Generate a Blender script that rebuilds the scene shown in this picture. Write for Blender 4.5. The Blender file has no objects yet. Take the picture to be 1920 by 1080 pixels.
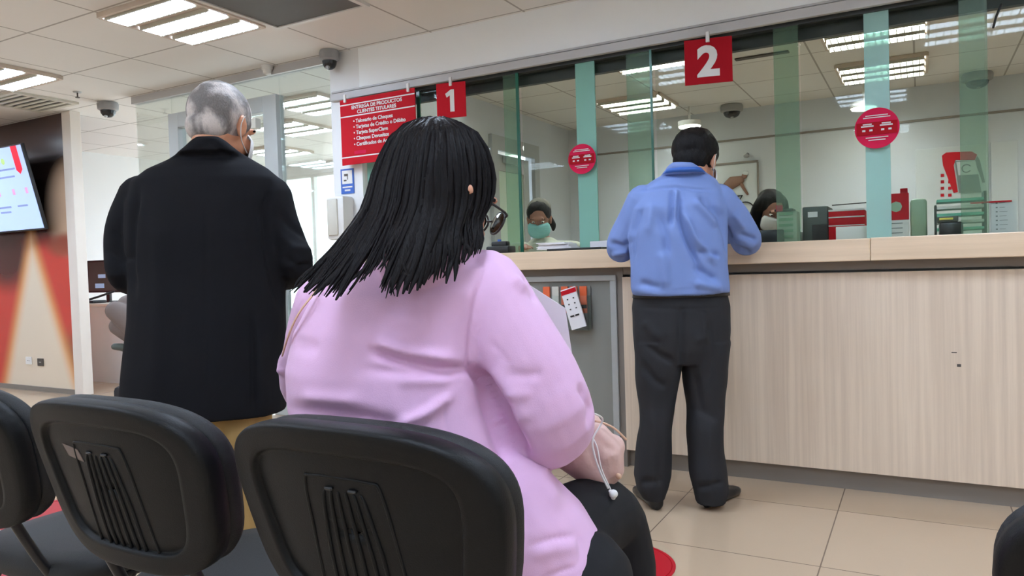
import bpy, bmesh, math, random
import numpy as np
from mathutils import Vector, Matrix
random.seed(7); np.random.seed(7)
PI = math.pi
S = bpy.context.scene
COL = S.collection

# ------------------------------------------------------------------ camera
FPX = 1387.0
PSI = math.atan(766/1387.0); TH = math.atan(43/1387.0); ROLL = 0.031; HC = 1.1
Fh = np.array([-math.sin(PSI), math.cos(PSI), 0]); Rh = np.array([math.cos(PSI), math.sin(PSI), 0]); Uz = np.array([0, 0, 1.0])
F1 = Fh*math.cos(TH) - Uz*math.sin(TH); U1 = Uz*math.cos(TH) + Fh*math.sin(TH)
cR, sR = math.cos(ROLL), math.sin(ROLL)
R2 = Rh*cR - U1*sR; U2 = U1*cR + Rh*sR
CAM = np.array([0, 0, HC])
def ray(x, y): return F1 + R2*(x-960)/FPX - U2*(y-540)/FPX
def P(x, y, z): return CAM + ray(x, y)*z                       # point at distance z along the view axis
def onY(x, y, Y):
    d = ray(x, y); return CAM + d*(Y/d[1])
def onZ(x, y, z):
    d = ray(x, y); return CAM + d*((z-HC)/d[2])
def project(V):
    v = V - CAM; z = v @ F1
    return 960+FPX*(v @ R2)/z, 540-FPX*(v @ U2)/z, z
cd = bpy.data.cameras.new('camera'); cam = bpy.data.objects.new('camera', cd); COL.objects.link(cam)
cd.sensor_width = 36; cd.lens = 36*FPX/1920; cd.clip_start = 0.02
cam.matrix_world = Matrix(((R2[0], U2[0], -F1[0], 0), (R2[1], U2[1], -F1[1], 0), (R2[2], U2[2], -F1[2], HC), (0, 0, 0, 1)))
S.camera = cam
# ------------------------------------------------------------------ world, exposure
W = bpy.data.worlds.new('sky'); S.world = W; W.use_nodes = True
W.node_tree.nodes['Background'].inputs[0].default_value = (0.86, 0.95, 1.0, 1)
W.node_tree.nodes['Background'].inputs[1].default_value = 5.0
S.view_settings.view_transform = 'Standard'; S.view_settings.look = 'None'
S.view_settings.gamma = 1; S.view_settings.use_curve_mapping = False
S.view_settings.exposure = 0.0
LAMP = 49.0          # strength of the fluorescent strips
S.cycles.max_bounces = 10; S.cycles.transparent_max_bounces = 16; S.cycles.diffuse_bounces = 5
S.cycles.sample_clamp_indirect = 6.0; S.cycles.caustics_reflective = False; S.cycles.caustics_refractive = False
H = 2.66             # ceiling height

# ------------------------------------------------------------------ materials
def lin(c):
    return tuple(((v/255)/12.92 if v <= 10 else (((v/255)+0.055)/1.055)**2.4) for v in c) + (1,)
class NB:
    def __init__(s, m): s.t = m.node_tree; s.n = s.t.nodes; s.l = s.t.links
    def new(s, k, **kw):
        n = s.n.new(k)
        for a, b in kw.items(): setattr(n, a, b)
        return n
    def put(s, sock, v):
        if v is None: return
        if hasattr(v, 'is_output'): s.l.new(v, sock)
        else: sock.default_value = v
    def m(s, op, a, b=None, c=None, clamp=False):
        n = s.new('ShaderNodeMath', operation=op, use_clamp=clamp)
        s.put(n.inputs[0], a); s.put(n.inputs[1], b)
        if c is not None: s.put(n.inputs[2], c)
        return n.outputs[0]
    def mix(s, f, a, b):
        n = s.new('ShaderNodeMix', data_type='RGBA')
        s.put(n.inputs[0], f); s.put(n.inputs[6], a); s.put(n.inputs[7], b)
        return n.outputs[2]
    def ss(s, v, lo, hi):
        n = s.new('ShaderNodeMapRange', interpolation_type='SMOOTHSTEP')
        s.put(n.inputs[0], v); n.inputs[1].default_value = lo; n.inputs[2].default_value = hi
        return n.outputs[0]
def newmat(name):
    m = bpy.data.materials.new(name); m.use_nodes = True
    b = m.node_tree.nodes['Principled BSDF']
    return m, NB(m), b
def mat(name, c, rough=0.6, var=0.04, scale=6, bump=0.0, bscale=60, metal=0, spec=0.5, stretch=(1, 1, 1), sheen=0):
    """plain coloured surface with a little procedural variation and optional bump"""
    m, nb, b = newmat(name)
    tc = nb.new('ShaderNodeTexCoord'); mp = nb.new('ShaderNodeMapping'); nb.put(mp.inputs[0], tc.outputs['Object'])
    mp.inputs['Scale'].default_value = stretch
    nz = nb.new('ShaderNodeTexNoise'); nb.put(nz.inputs['Vector'], mp.outputs[0]); nz.inputs['Scale'].default_value = scale
    nz.inputs['Detail'].default_value = 4
    c = lin(c); lo = tuple(v*(1-var*2) for v in c[:3])+(1,); hi = tuple(min(1, v*(1+var*2)) for v in c[:3])+(1,)
    nb.put(b.inputs['Base Color'], nb.mix(nz.outputs[0], lo, hi))
    b.inputs['Roughness'].default_value = rough; b.inputs['Metallic'].default_value = metal
    b.inputs['Specular IOR Level'].default_value = spec
    if sheen: b.inputs['Sheen Weight'].default_value = sheen; b.inputs['Sheen Roughness'].default_value = .5
    if bump:
        n2 = nb.new('ShaderNodeTexNoise'); nb.put(n2.inputs['Vector'], mp.outputs[0]); n2.inputs['Scale'].default_value = bscale
        bp = nb.new('ShaderNodeBump'); bp.inputs['Strength'].default_value = bump; bp.inputs['Distance'].default_value = .01
        nb.put(bp.inputs['Height'], n2.outputs[0]); nb.put(b.inputs['Normal'], bp.outputs[0])
    return m
def emit(name, c, s):
    m, nb, b = newmat(name)
    b.inputs['Base Color'].default_value = lin(c)
    b.inputs['Emission Color'].default_value = lin(c); b.inputs['Emission Strength'].default_value = s
    return m
def glass(name, tint, refl=0.5, rough=0.02):
    m, nb, b = newmat(name); nb.n.remove(b)
    out = nb.n['Material Output']
    tr = nb.new('ShaderNodeBsdfTransparent'); tr.inputs[0].default_value = tint+(1,)
    gl = nb.new('ShaderNodeBsdfGlossy'); gl.inputs['Roughness'].default_value = rough
    gl.inputs[0].default_value = (.9, .95, .93, 1)
    fr = nb.new('ShaderNodeFresnel'); fr.inputs[0].default_value = 1.45
    f = nb.m('MULTIPLY', fr.outputs[0], refl)
    mx = nb.new('ShaderNodeMixShader'); nb.put(mx.inputs[0], f); nb.put(mx.inputs[1], tr.outputs[0]); nb.put(mx.inputs[2], gl.outputs[0])
    nb.put(out.inputs[0], mx.outputs[0])
    return m
def frosted(name, c, tint, fac):
    m, nb, b = newmat(name)
    out = nb.n['Material Output']
    tr = nb.new('ShaderNodeBsdfTransparent'); tr.inputs[0].default_value = tint+(1,)
    tc = nb.new('ShaderNodeTexCoord'); nz = nb.new('ShaderNodeTexNoise'); nb.put(nz.inputs['Vector'], tc.outputs['Object']); nz.inputs['Scale'].default_value = 3
    c = lin(c); nb.put(b.inputs['Base Color'], nb.mix(nz.outputs[0], tuple(v*.93 for v in c[:3])+(1,), tuple(min(1, v*1.07) for v in c[:3])+(1,)))
    b.inputs['Roughness'].default_value = .25
    mx = nb.new('ShaderNodeMixShader'); mx.inputs[0].default_value = fac
    nb.put(mx.inputs[1], tr.outputs[0]); nb.put(mx.inputs[2], b.outputs[0]); nb.put(out.inputs[0], mx.outputs[0])
    return m
def grid_mat(name, c, joint, mx, my, ox, oy, jw, rough, jdark=1.0, var=.03, bump=0.0):
    """square tiles with thin joints in world X/Y"""
    m, nb, b = newmat(name)
    tc = nb.new('ShaderNodeTexCoord'); sp = nb.new('ShaderNodeSeparateXYZ'); nb.put(sp.inputs[0], tc.outputs['Object'])
    def edge(v, mod, off):
        q = nb.m('DIVIDE', nb.m('SUBTRACT', v, off-jw/2), mod); fr = nb.m('FRACT', q)
        return nb.m('LESS_THAN', fr, jw/mod), nb.m('FLOOR', q)
    ex, ix = edge(sp.outputs[0], mx, ox); ey, iy = edge(sp.outputs[1], my, oy)
    j = nb.m('MAXIMUM', ex, ey)
    wn = nb.new('ShaderNodeTexWhiteNoise', noise_dimensions='2D'); cb = nb.new('ShaderNodeCombineXYZ')
    nb.put(cb.inputs[0], ix); nb.put(cb.inputs[1], iy); nb.put(wn.inputs['Vector'], cb.outputs[0])
    nz = nb.new('ShaderNodeTexNoise'); nb.put(nz.inputs['Vector'], tc.outputs['Object']); nz.inputs['Scale'].default_value = 2.5; nz.inputs['Detail'].default_value = 5
    f = nb.m('ADD', nb.m('MULTIPLY', wn.outputs[0], .5), nb.m('MULTIPLY', nz.outputs[0], .5))
    c = lin(c)
    base = nb.mix(f, tuple(v*(1-var*2) for v in c[:3])+(1,), tuple(min(1, v*(1+var*2)) for v in c[:3])+(1,))
    nb.put(b.inputs['Base Color'], nb.mix(j, base, lin(joint)))
    b.inputs['Roughness'].default_value = rough
    if bump:
        bp = nb.new('ShaderNodeBump'); bp.inputs['Strength'].default_value = bump; bp.inputs['Distance'].default_value = .004; bp.invert = True
        nb.put(bp.inputs['Height'], j); nb.put(b.inputs['Normal'], bp.outputs[0])
    return m
def wood_mat(name, a, c2, rough=.35, sx=30, sz=.7, horizontal=False):
    m, nb, b = newmat(name)
    tc = nb.new('ShaderNodeTexCoord'); mp = nb.new('ShaderNodeMapping'); nb.put(mp.inputs[0], tc.outputs['Object'])
    mp.inputs['Scale'].default_value = (sz, sx, sx) if horizontal else (sx, sx, sz)
    nz = nb.new('ShaderNodeTexNoise'); nb.put(nz.inputs['Vector'], mp.outputs[0]); nz.inputs['Scale'].default_value = 1.0; nz.inputs['Detail'].default_value = 6; nz.inputs['Roughness'].default_value = .65
    n2 = nb.new('ShaderNodeTexNoise'); nb.put(n2.inputs['Vector'], tc.outputs['Object']); n2.inputs['Scale'].default_value = 1.7
    f = nb.m('ADD', nb.ss(nz.outputs[0], .3, .7), nb.m('MULTIPLY', nb.m('SUBTRACT', n2.outputs[0], .5), .6), clamp=True)
    nb.put(b.inputs['Base Color'], nb.mix(f, lin(a), lin(c2)))
    b.inputs['Roughness'].default_value = rough
    return m
M = {}
M['wall'] = mat('wall_paint', (228, 228, 222), .7, .02, 1.5)
M['wallt'] = mat('teller_wall_paint', (206, 212, 218), .7, .02, 1.5)
M['office_wall'] = mat('office_wall_paint', (228, 229, 228), .6, .015, 1.5)
M['header'] = mat('header_paint', (247, 251, 253), .6, .02, 1.2)
M['track'] = mat('grey_track', (188, 187, 187), .4, .02)
M['black'] = mat('black_plastic', (22, 22, 24), .4, .05, 9)
M['darkrail'] = mat('dark_rail', (45, 48, 46), .5, .05)
M['alu'] = mat('brushed_aluminium', (175, 178, 178), .38, .03, 20, metal=.35)
M['doorframe'] = mat('grey_door_frame', (176, 180, 178), .5, .02)
M['column'] = mat('column_paint', (222, 214, 204), .6, .02)
M['white'] = mat('white_plastic', (225, 224, 220), .45, .02)
M['paper'] = mat('white_paper', (232, 230, 232), .8, .01)
M['offwhite'] = mat('offwhite_plastic', (205, 202, 190), .5, .02)
M['red'] = mat('red_print', (186, 22, 36), .7, .03, spec=.15)
M['darkred'] = mat('dark_red_print', (160, 14, 28), .7, .03, spec=.15)
M['pinkred'] = mat('crimson_print', (200, 30, 72), .7, .04, spec=.15)
M['floorred'] = mat('red_floor_vinyl', (178, 26, 38), .35, .04)
M['blue'] = mat('blue_print', (60, 100, 180), .4, .03)
M['orange'] = mat('orange_print', (225, 100, 55), .5, .05)
M['greypanel'] = mat('grey_green_laminate', (132, 132, 126), .4, .04, 2, stretch=(6, 6, .7))
M['plinth'] = mat('grey_plinth', (128, 120, 112), .5, .03)
M['gapdark'] = mat('dark_recess', (75, 68, 62), .6, .03)
M['wood'] = wood_mat('pale_wood_laminate', (204, 184, 163), (222, 203, 181))
M['top'] = wood_mat('maple_worktop', (212, 186, 156), (226, 200, 170), .3, 25, .8, True)
M['chair'] = mat('black_chair_shell', (11, 12, 13), .5, .1, 5, spec=.25, bump=.08, bscale=420)
M['chairfab'] = mat('black_upholstery', (20, 21, 22), .6, .1, 5, bump=.2, bscale=500)
M['frame'] = mat('black_tube', (20, 20, 22), .35, .05)
M['skin'] = mat('skin_light_brown', (196, 140, 112), .5, .06, 14, bump=.05, bscale=90)
M['skin_old'] = mat('skin_tanned', (200, 138, 104), .5, .08, 12, bump=.1, bscale=60)
M['skin_dark'] = mat('skin_brown', (150, 104, 84), .5, .06, 14)
M['lip'] = mat('lips', (168, 92, 84), .5)
M['eye'] = mat('eye_white', (225, 222, 215), .2, .02)
M['iris'] = mat('eye_iris', (40, 26, 18), .15, .05)
M['blackhair'] = mat('black_hair', (15, 12, 12), .5, .25, 5, bump=.35, bscale=60, stretch=(5, 5, .8), spec=.15)
M['womanhair'] = mat('long_black_hair', (16, 12, 12), .5, .3, 6, bump=.25, bscale=40, stretch=(6, 6, .7), spec=.1)
M['netcap'] = mat('grey_headscarf', (120, 116, 105), .7, .3, 40)
M['blazer'] = mat('lilac_blazer_fabric', (220, 176, 211), .75, .025, 5, bump=.08, bscale=500, sheen=.15)
M['jacket'] = mat('black_suit_fabric', (26, 26, 29), .85, .06, 5, bump=.1, bscale=500, spec=.1)
M['shirt'] = mat('blue_shirt_cotton', (112, 134, 188), .7, .03, 5, bump=.08, bscale=400)
M['trousers'] = mat('charcoal_trousers', (36, 36, 39), .8, .06, 5, bump=.1, bscale=400, spec=.3)
M['blacktrousers'] = mat('black_trousers', (24, 24, 26), .8, .06, 5, spec=.25)
M['khaki'] = mat('khaki_trousers', (170, 138, 84), .75, .06, 5)
M['shoe'] = mat('black_leather', (20, 20, 22), .3, .05)
M['lanyard'] = mat('blue_lanyard', (40, 90, 170), .5, .03)
M['mask_blue'] = mat('surgical_mask', (140, 205, 205), .7, .03, 5, bump=.4, bscale=3, stretch=(1, 1, 60))
M['mask_white'] = mat('white_mask', (214, 212, 208), .7, .03)
M['bag'] = mat('pink_bag_leather', (208, 172, 162), .5, .04, 9, bump=.15, bscale=60)
M['strap'] = mat('tan_strap', (205, 165, 135), .5, .04)
M['coat'] = mat('pale_coat', (205, 208, 190), .75, .03)
M['darkcloth'] = mat('dark_clothes', (30, 30, 34), .8, .05)
M['taupe'] = mat('taupe_upholstery', (112, 99, 93), .7, .04)
M['armgreen'] = mat('dark_grey_green_plastic', (72, 80, 74), .5, .04)
M['screen'] = emit('monitor_reflection_glow', (150, 180, 215), .5)  # glow used only for the reflection painted on the office monitor
M['tvscreen'] = emit('tv_screen', (168, 190, 226), .75)
M['tvtext'] = emit('tv_screen_text', (130, 146, 190), .5)
M['tvgreen'] = emit('tv_screen_green', (170, 200, 120), .6)
M['tvred'] = emit('tv_screen_red', (215, 25, 55), .7)
M['tvpink'] = emit('tv_screen_pink', (205, 150, 190), .7)
M['lamp'] = emit('fluorescent_strip', (212, 230, 255), LAMP)
M['lamp2'] = emit('fluorescent_strip_teller', (240, 246, 250), LAMP*.8)
M['spot'] = emit('downlight_disc', (255, 252, 235), 14)
M['troffer'] = mat('troffer_enamel', (205, 190, 175), .5, .02)
M['louver'] = mat('louver_enamel', (200, 198, 185), .35, .02)
M['ceiling'] = grid_mat('ceiling_tiles', (228, 226, 222), (170, 166, 160), .7, .7, -4.92, 2.68, .014, .8, var=.015, bump=.3)
M['floor'] = grid_mat('beige_porcelain_tiles', (186, 162, 136), (120, 102, 86), .65, .65, -.322, 2.775, .005, .14, var=.03, bump=.2)
M['darktile'] = mat('dark_grey_tile', (96, 96, 94), .7, .03)
M['glass'] = glass('clear_green_glass', (.93, .96, .94), .25)
M['officeglass'] = glass('office_glass', (.95, .97, .96), .5)
M['winglass'] = glass('window_glass', (.97, .98, .98), .3)
M['strip'] = frosted('green_glass_overlap', (140, 168, 146), (.76, .86, .78), .16)
M['teal'] = frosted('teal_glass', (142, 194, 178), (.5, .78, .7), .72)
M['tealpale'] = frosted('pale_teal_glass', (168, 208, 200), (.6, .85, .8), .72)
M['edge'] = frosted('glass_edge', (30, 95, 78), (.1, .5, .4), .85)
M['lens'] = glass('spectacle_lens', (.95, .95, .97), 1.0)
M['acrylic'] = glass('clear_acrylic', (.93, .95, .95), .8)
M['domeglass'] = mat('smoked_dome', (30, 30, 32), .12, .02)
M['domegrey'] = mat('camera_grey', (150, 150, 150), .5, .02)
M['deskpanel'] = mat('desk_panel', (226, 232, 238), .5, .02)
M['palegreen'] = mat('pale_green_plastic', (150, 178, 150), .5, .04)
M['doorpane'] = mat('frosted_door_pane', (214, 234, 216), .4, .02)
M['trayteal'] = mat('teal_tray', (120, 205, 180), .4, .04)
M['posterbrown'] = mat('poster_brown', (120, 84, 66), .6, .2, 20)
M['postergrey'] = mat('poster_grey', (120, 130, 128), .6, .04)
M['board'] = mat('white_board', (206, 212, 214), .4, .01)
M['yellow'] = mat('yellow_label', (215, 205, 90), .5, .02)

# mural: an abstract blurred print (dark brown sky, red flare, cream peak)
def mural_mat():
    m, nb, b = newmat('abstract_mural_print')
    tc = nb.new('ShaderNodeTexCoord'); sp = nb.new('ShaderNodeSeparateXYZ'); nb.put(sp.inputs[0], tc.outputs['Object'])
    u, v = sp.outputs[0], sp.outputs[2]
    def blob(cx, cz, rx, rz, soft=1.0, rot=0):
        du = nb.m('SUBTRACT', u, cx); dv = nb.m('SUBTRACT', v, cz)
        if rot:
            c_, s_ = math.cos(rot), math.sin(rot)
            a = nb.m('ADD', nb.m('MULTIPLY', du, c_), nb.m('MULTIPLY', dv, s_)); bb = nb.m('SUBTRACT', nb.m('MULTIPLY', dv, c_), nb.m('MULTIPLY', du, s_))
            du, dv = a, bb
        q = nb.m('ADD', nb.m('POWER', nb.m('ABSOLUTE', nb.m('DIVIDE', du, rx)), 2), nb.m('POWER', nb.m('ABSOLUTE', nb.m('DIVIDE', dv, rz)), 2))
        return nb.m('SUBTRACT', 1, nb.ss(q, max(0, 1-soft), 1+soft*.6))
    col = nb.mix(nb.ss(v, 1.35, 1.62), lin((196, 62, 50)), lin((24, 14, 12)))
    col = nb.mix(nb.ss(v, 2.2, 2.55), col, lin((62, 40, 34)))
    col = nb.mix(blob(-7.02, 1.78, .34, .42, .9), col, lin((206, 176, 150)))
    col = nb.mix(blob(-7.1, 1.42, .3, .12, .9), col, lin((150, 70, 50)))
    col = nb.mix(blob(-8.1, 1.35, .5, .35, .9), col, lin((70, 32, 28)))
    # red flare down the right, brown foot
    col = nb.mix(blob(-6.95, .2, .45, .42, .9), col, lin((140, 84, 56)))
    # cream peak
    hw = nb.m('MULTIPLY', nb.m('SUBTRACT', 1.52, v), .42)
    d = nb.m('SUBTRACT', nb.m('ABSOLUTE', nb.m('SUBTRACT', u, nb.m('ADD', -7.66, nb.m('MULTIPLY', nb.m('SUBTRACT', 1.5, v), .02)))), hw)
    col = nb.mix(nb.m('SUBTRACT', 1, nb.ss(d, -.06, .16)), col, lin((222, 160, 100)))
    col = nb.mix(nb.m('SUBTRACT', 1, nb.ss(d, -.14, .06)), col, lin((222, 208, 186)))
    nb.put(b.inputs['Base Color'], col); b.inputs['Roughness'].default_value = .22
    return m
M['mural'] = mural_mat()

# ------------------------------------------------------------------ mesh building
class MB:
    def __init__(s): s.v = []; s.f = []
    def add(s, vs, fs):
        o = len(s.v); s.v += [tuple(map(float, p)) for p in vs]; s.f += [tuple(i+o for i in f) for f in fs]; return s
    def box(s, lo, hi, rz=0, piv=None, bev=0):
        (x0, y0, z0), (x1, y1, z1) = lo, hi
        if bev:
            bev = min(bev, abs(x1-x0)*.45, abs(y1-y0)*.45, abs(z1-z0)*.45)
            bm = bmesh.new(); bmesh.ops.create_cube(bm, size=1)
            for q in bm.verts: q.co = Vector(((x0+x1)/2+q.co.x*(x1-x0), (y0+y1)/2+q.co.y*(y1-y0), (z0+z1)/2+q.co.z*(z1-z0)))
            bmesh.ops.bevel(bm, geom=bm.edges[:], offset=bev, segments=2, affect='EDGES', profile=.5)
            bm.verts.index_update()
            vs = [tuple(q.co) for q in bm.verts]; fs = [tuple(q.index for q in f.verts) for f in bm.faces]; bm.free()
        else:
            vs = [(x0, y0, z0), (x1, y0, z0), (x1, y1, z0), (x0, y1, z0), (x0, y0, z1), (x1, y0, z1), (x1, y1, z1), (x0, y1, z1)]
            fs = [(0, 3, 2, 1), (4, 5, 6, 7), (0, 1, 5, 4), (1, 2, 6, 5), (2, 3, 7, 6), (3, 0, 4, 7)]
        if rz:
            px, py = piv if piv else ((x0+x1)/2, (y0+y1)/2); c, q = math.cos(rz), math.sin(rz)
            vs = [(px+(x-px)*c-(y-py)*q, py+(x-px)*q+(y-py)*c, z) for x, y, z in vs]
        return s.add(vs, fs)
    def rings(s, rs, cap=True):
        n = len(rs[0]); vs = [p for r in rs for p in r]; fs = []
        for k in range(len(rs)-1):
            for i in range(n):
                j = (i+1) % n; fs.append((k*n+i, k*n+j, (k+1)*n+j, (k+1)*n+i))
        if cap:
            a = np.mean(np.array(rs[0]), 0); b = np.mean(np.array(rs[-1]), 0)
            vs += [tuple(a), tuple(b)]; ia, ib = len(vs)-2, len(vs)-1; m = (len(rs)-1)*n
            for i in range(n):
                j = (i+1) % n; fs.append((ia, j, i)); fs.append((ib, m+i, m+j))
        return s.add(vs, fs)
    def tube(s, pts, rad, n=14, round_ends=True, flat=1.0, flatdir=None, smooth=0):
        pts = [np.array(p, float) for p in pts]
        rad = list(rad) if hasattr(rad, '__len__') else [rad]*len(pts)
        if smooth:      # catmull-rom resample
            P2, R2_ = [], []
            for i in range(len(pts)-1):
                p0 = pts[max(i-1, 0)]; p1 = pts[i]; p2 = pts[i+1]; p3 = pts[min(i+2, len(pts)-1)]
                for k in range(smooth):
                    t = k/smooth
                    P2.append(.5*((2*p1)+(-p0+p2)*t+(2*p0-5*p1+4*p2-p3)*t*t+(-p0+3*p1-3*p2+p3)*t**3)); R2_.append(rad[i]*(1-t)+rad[i+1]*t)
            P2.append(pts[-1]); R2_.append(rad[-1]); pts, rad = P2, R2_
        T = [pts[min(i+1, len(pts)-1)]-pts[max(i-1, 0)] for i in range(len(pts))]
        T = [t/(np.linalg.norm(t)+1e-9) for t in T]
        if round_ends:
            e0 = [(pts[0]-T[0]*rad[0]*q, rad[0]*w, T[0]) for q, w in ((.95, .3), (.75, .66), (.4, .91))]
            e1 = [(pts[-1]+T[-1]*rad[-1]*q, rad[-1]*w, T[-1]) for q, w in ((.4, .91), (.75, .66), (.95, .3))]
            seq = e0+list(zip(pts, rad, T))+e1
        else: seq = list(zip(pts, rad, T))
        a = np.array(flatdir, float) if flatdir is not None else (np.array([0, 0, 1.]) if abs(T[0][2]) < .9 else np.array([1., 0, 0]))
        rs = []
        for p, r, t in seq:
            a = a - t*(a@t); a = a/(np.linalg.norm(a)+1e-9); b = np.cross(t, a)
            rs.append([p + r*(math.cos(q)*b + flat*math.sin(q)*a) for q in [2*PI*i/n for i in range(n)]])
        return s.rings(rs)
    def ell(s, c, r, fr=None, n=20, m=12):
        c = np.array(c, float); A = np.eye(3) if fr is None else np.array(fr, float)
        rs = []
        for k in range(1, m):
            t = PI*k/m
            rs.append([c + A.T@np.array([r[0]*math.sin(t)*math.cos(q), r[1]*math.sin(t)*math.sin(q), -r[2]*math.cos(t)]) for q in [2*PI*i/n for i in range(n)]])
        top = c + A.T@np.array([0, 0, r[2]]); bot = c - A.T@np.array([0, 0, r[2]])
        n0 = len(rs)*n
        vs = [p for q in rs for p in q]+[bot, top]; fs = []
        for k in range(len(rs)-1):
            for i in range(n):
                j = (i+1) % n; fs.append((k*n+i, k*n+j, (k+1)*n+j, (k+1)*n+i))
        for i in range(n):
            j = (i+1) % n; fs.append((n0, j, i)); fs.append((n0+1, n0-n+i, n0-n+j))
        return s.add(vs, fs)
    def disc(s, c, r, h, axis='z', n=40, rx=None):
        c = np.array(c, float); A = {'z': ((1, 0, 0), (0, 1, 0), (0, 0, 1)), 'y': ((1, 0, 0), (0, 0, 1), (0, -1, 0))}[axis]
        A = np.array(A, float)
        ra = [c+A[0]*r*math.cos(q)+A[1]*r*math.sin(q) for q in [2*PI*i/n for i in range(n)]]
        rb = [p+A[2]*h for p in ra]
        return s.rings([ra, rb])
    def lathe(s, c, prof, n=28):
        return s.rings([[(c[0]+r*math.cos(q), c[1]+r*math.sin(q), c[2]+z) for q in [2*PI*i/n for i in range(n)]] for r, z in prof])
    def quad(s, a, b, c, d, th):
        a, b, c, d = [np.array(q, float) for q in (a, b, c, d)]
        nn = np.cross(b-a, d-a); nn /= np.linalg.norm(nn)
        vs = [a, b, c, d, a+nn*th, b+nn*th, c+nn*th, d+nn*th]
        return s.add(vs, [(3, 2, 1, 0), (4, 5, 6, 7), (0, 1, 5, 4), (1, 2, 6, 5), (2, 3, 7, 6), (3, 0, 4, 7)])
    def prism(s, poly, Y, th):      # polygon in x,z at plane Y, thickness towards -Y
        n = len(poly); vs = [(x, Y, z) for x, z in poly]+[(x, Y-th, z) for x, z in poly]
        fs = [tuple(range(n)), tuple(range(2*n-1, n-1, -1))]+[(i, (i+1) % n, n+(i+1) % n, n+i) for i in range(n)]
        return s.add(vs, fs)
    def xf(s, fn): s.v = [tuple(fn(np.array(p))) for p in s.v]; return s

def wloc(o):
    v = Vector((0, 0, 0))
    while o is not None: v = v + o.location; o = o.parent
    return v
def finish(me, smooth):
    bm = bmesh.new(); bm.from_mesh(me); bmesh.ops.recalc_face_normals(bm, faces=bm.faces[:]); bm.to_mesh(me); bm.free()
    if smooth:
        for p in me.polygons: p.use_smooth = True
        if smooth != 'all':
            me.set_sharp_from_angle(angle=math.radians(40))
def obj(name, mb, m, parent=None, smooth=False, label=None):
    me = bpy.data.meshes.new(name)
    if isinstance(mb, MB): vs, fs = mb.v, mb.f
    else: vs, fs = mb
    off = wloc(parent) if parent is not None else Vector((0, 0, 0))
    me.from_pydata([(x-off.x, y-off.y, z-off.z) for x, y, z in vs], [], fs); me.update()
    finish(me, smooth)
    me.materials.append(M[m] if isinstance(m, str) else m)
    o = bpy.data.objects.new(name, me); COL.objects.link(o)
    if parent is not None: o.parent = parent
    if label: o['label'] = label
    return o
def tag(o, label, cat, group=None, kind=None):
    o['label'] = label; o['category'] = cat
    if group: o['group'] = group
    if kind: o['kind'] = kind
    return o
def thing(name, label, cat, loc, group=None):
    o = bpy.data.objects.new(name, None); COL.objects.link(o); o.location = loc; o.empty_display_size = .1
    return tag(o, label, cat, group)
def struct(name, mb, m, parent=None, smooth=False):
    o = obj(name, mb, m, parent, smooth)
    if parent is None: o['kind'] = 'structure'
    return o
def copy_tree(o, parent=None):
    c = o.copy(); COL.objects.link(c)
    if parent is not None: c.parent = parent
    for ch in list(o.children): copy_tree(ch, c)
    return c
def text(name, s, size, org, m, parent, yaw=0, align='CENTER', ext=.0008, sx=1.0, bold=0.0, depth_dir=None):
    """lettering standing in a vertical plane facing -Y (turned by yaw)"""
    cu = bpy.data.curves.new(name, 'FONT'); cu.body = s; cu.size = size; cu.align_x = align; cu.align_y = 'CENTER'; cu.extrude = ext; cu.offset = bold; cu.resolution_u = 4
    to = bpy.data.objects.new('tmp', cu); COL.objects.link(to)
    dg = bpy.context.evaluated_depsgraph_get(); me = bpy.data.meshes.new_from_object(to.evaluated_get(dg))
    bpy.data.objects.remove(to); bpy.data.curves.remove(cu)
    off = wloc(parent); c, q = math.cos(yaw), math.sin(yaw)
    for v in me.vertices:
        x, z, y = v.co.x*sx, v.co.y, -v.co.z
        v.co = Vector((org[0]+x*c-y*q-off.x, org[1]+x*q+y*c-off.y, org[2]+z-off.z))
    me.materials.append(M[m]); me.name = name
    o = bpy.data.objects.new(name, me); COL.objects.link(o); o.parent = parent
    return o

# ---- fused (voxel remeshed) organic meshes, with laplacian smoothing and folds
def fuse(mb, voxel, it=3):
    me = bpy.data.meshes.new('tmp'); me.from_pydata(mb.v, [], mb.f); me.update()
    bm = bmesh.new(); bm.from_mesh(me); bmesh.ops.recalc_face_normals(bm, faces=bm.faces[:]); bm.to_mesh(me); bm.free()
    o = bpy.data.objects.new('tmp', me); COL.objects.link(o)
    md = o.modifiers.new('r', 'REMESH'); md.mode = 'VOXEL'; md.voxel_size = voxel; md.adaptivity = 0
    dg = bpy.context.evaluated_depsgraph_get(); m2 = bpy.data.meshes.new_from_object(o.evaluated_get(dg))
    n = len(m2.vertices); V = np.empty(n*3); m2.vertices.foreach_get('co', V); V = V.reshape(-1, 3)
    E_ = np.empty(len(m2.edges)*2, dtype=int); m2.edges.foreach_get('vertices', E_); E_ = E_.reshape(-1, 2)
    Fc = [tuple(p.vertices) for p in m2.polygons]
    bpy.data.objects.remove(o); bpy.data.meshes.remove(me); bpy.data.meshes.remove(m2)
    V = lap(V, E_, it)
    return V, E_, Fc
def lap(V, E_, it, lam=.6):
    deg = np.bincount(E_.ravel(), minlength=len(V)).astype(float)[:, None]; deg[deg == 0] = 1
    for k in range(it):
        for w in (lam, -lam*.92 if it > 2 else 0):
            A = np.empty_like(V)
            for c in range(3):
                A[:, c] = np.bincount(E_[:, 0], V[E_[:, 1], c], len(V)) + np.bincount(E_[:, 1], V[E_[:, 0], c], len(V))
            V = V + w*(A/deg - V)
    return V
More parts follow.
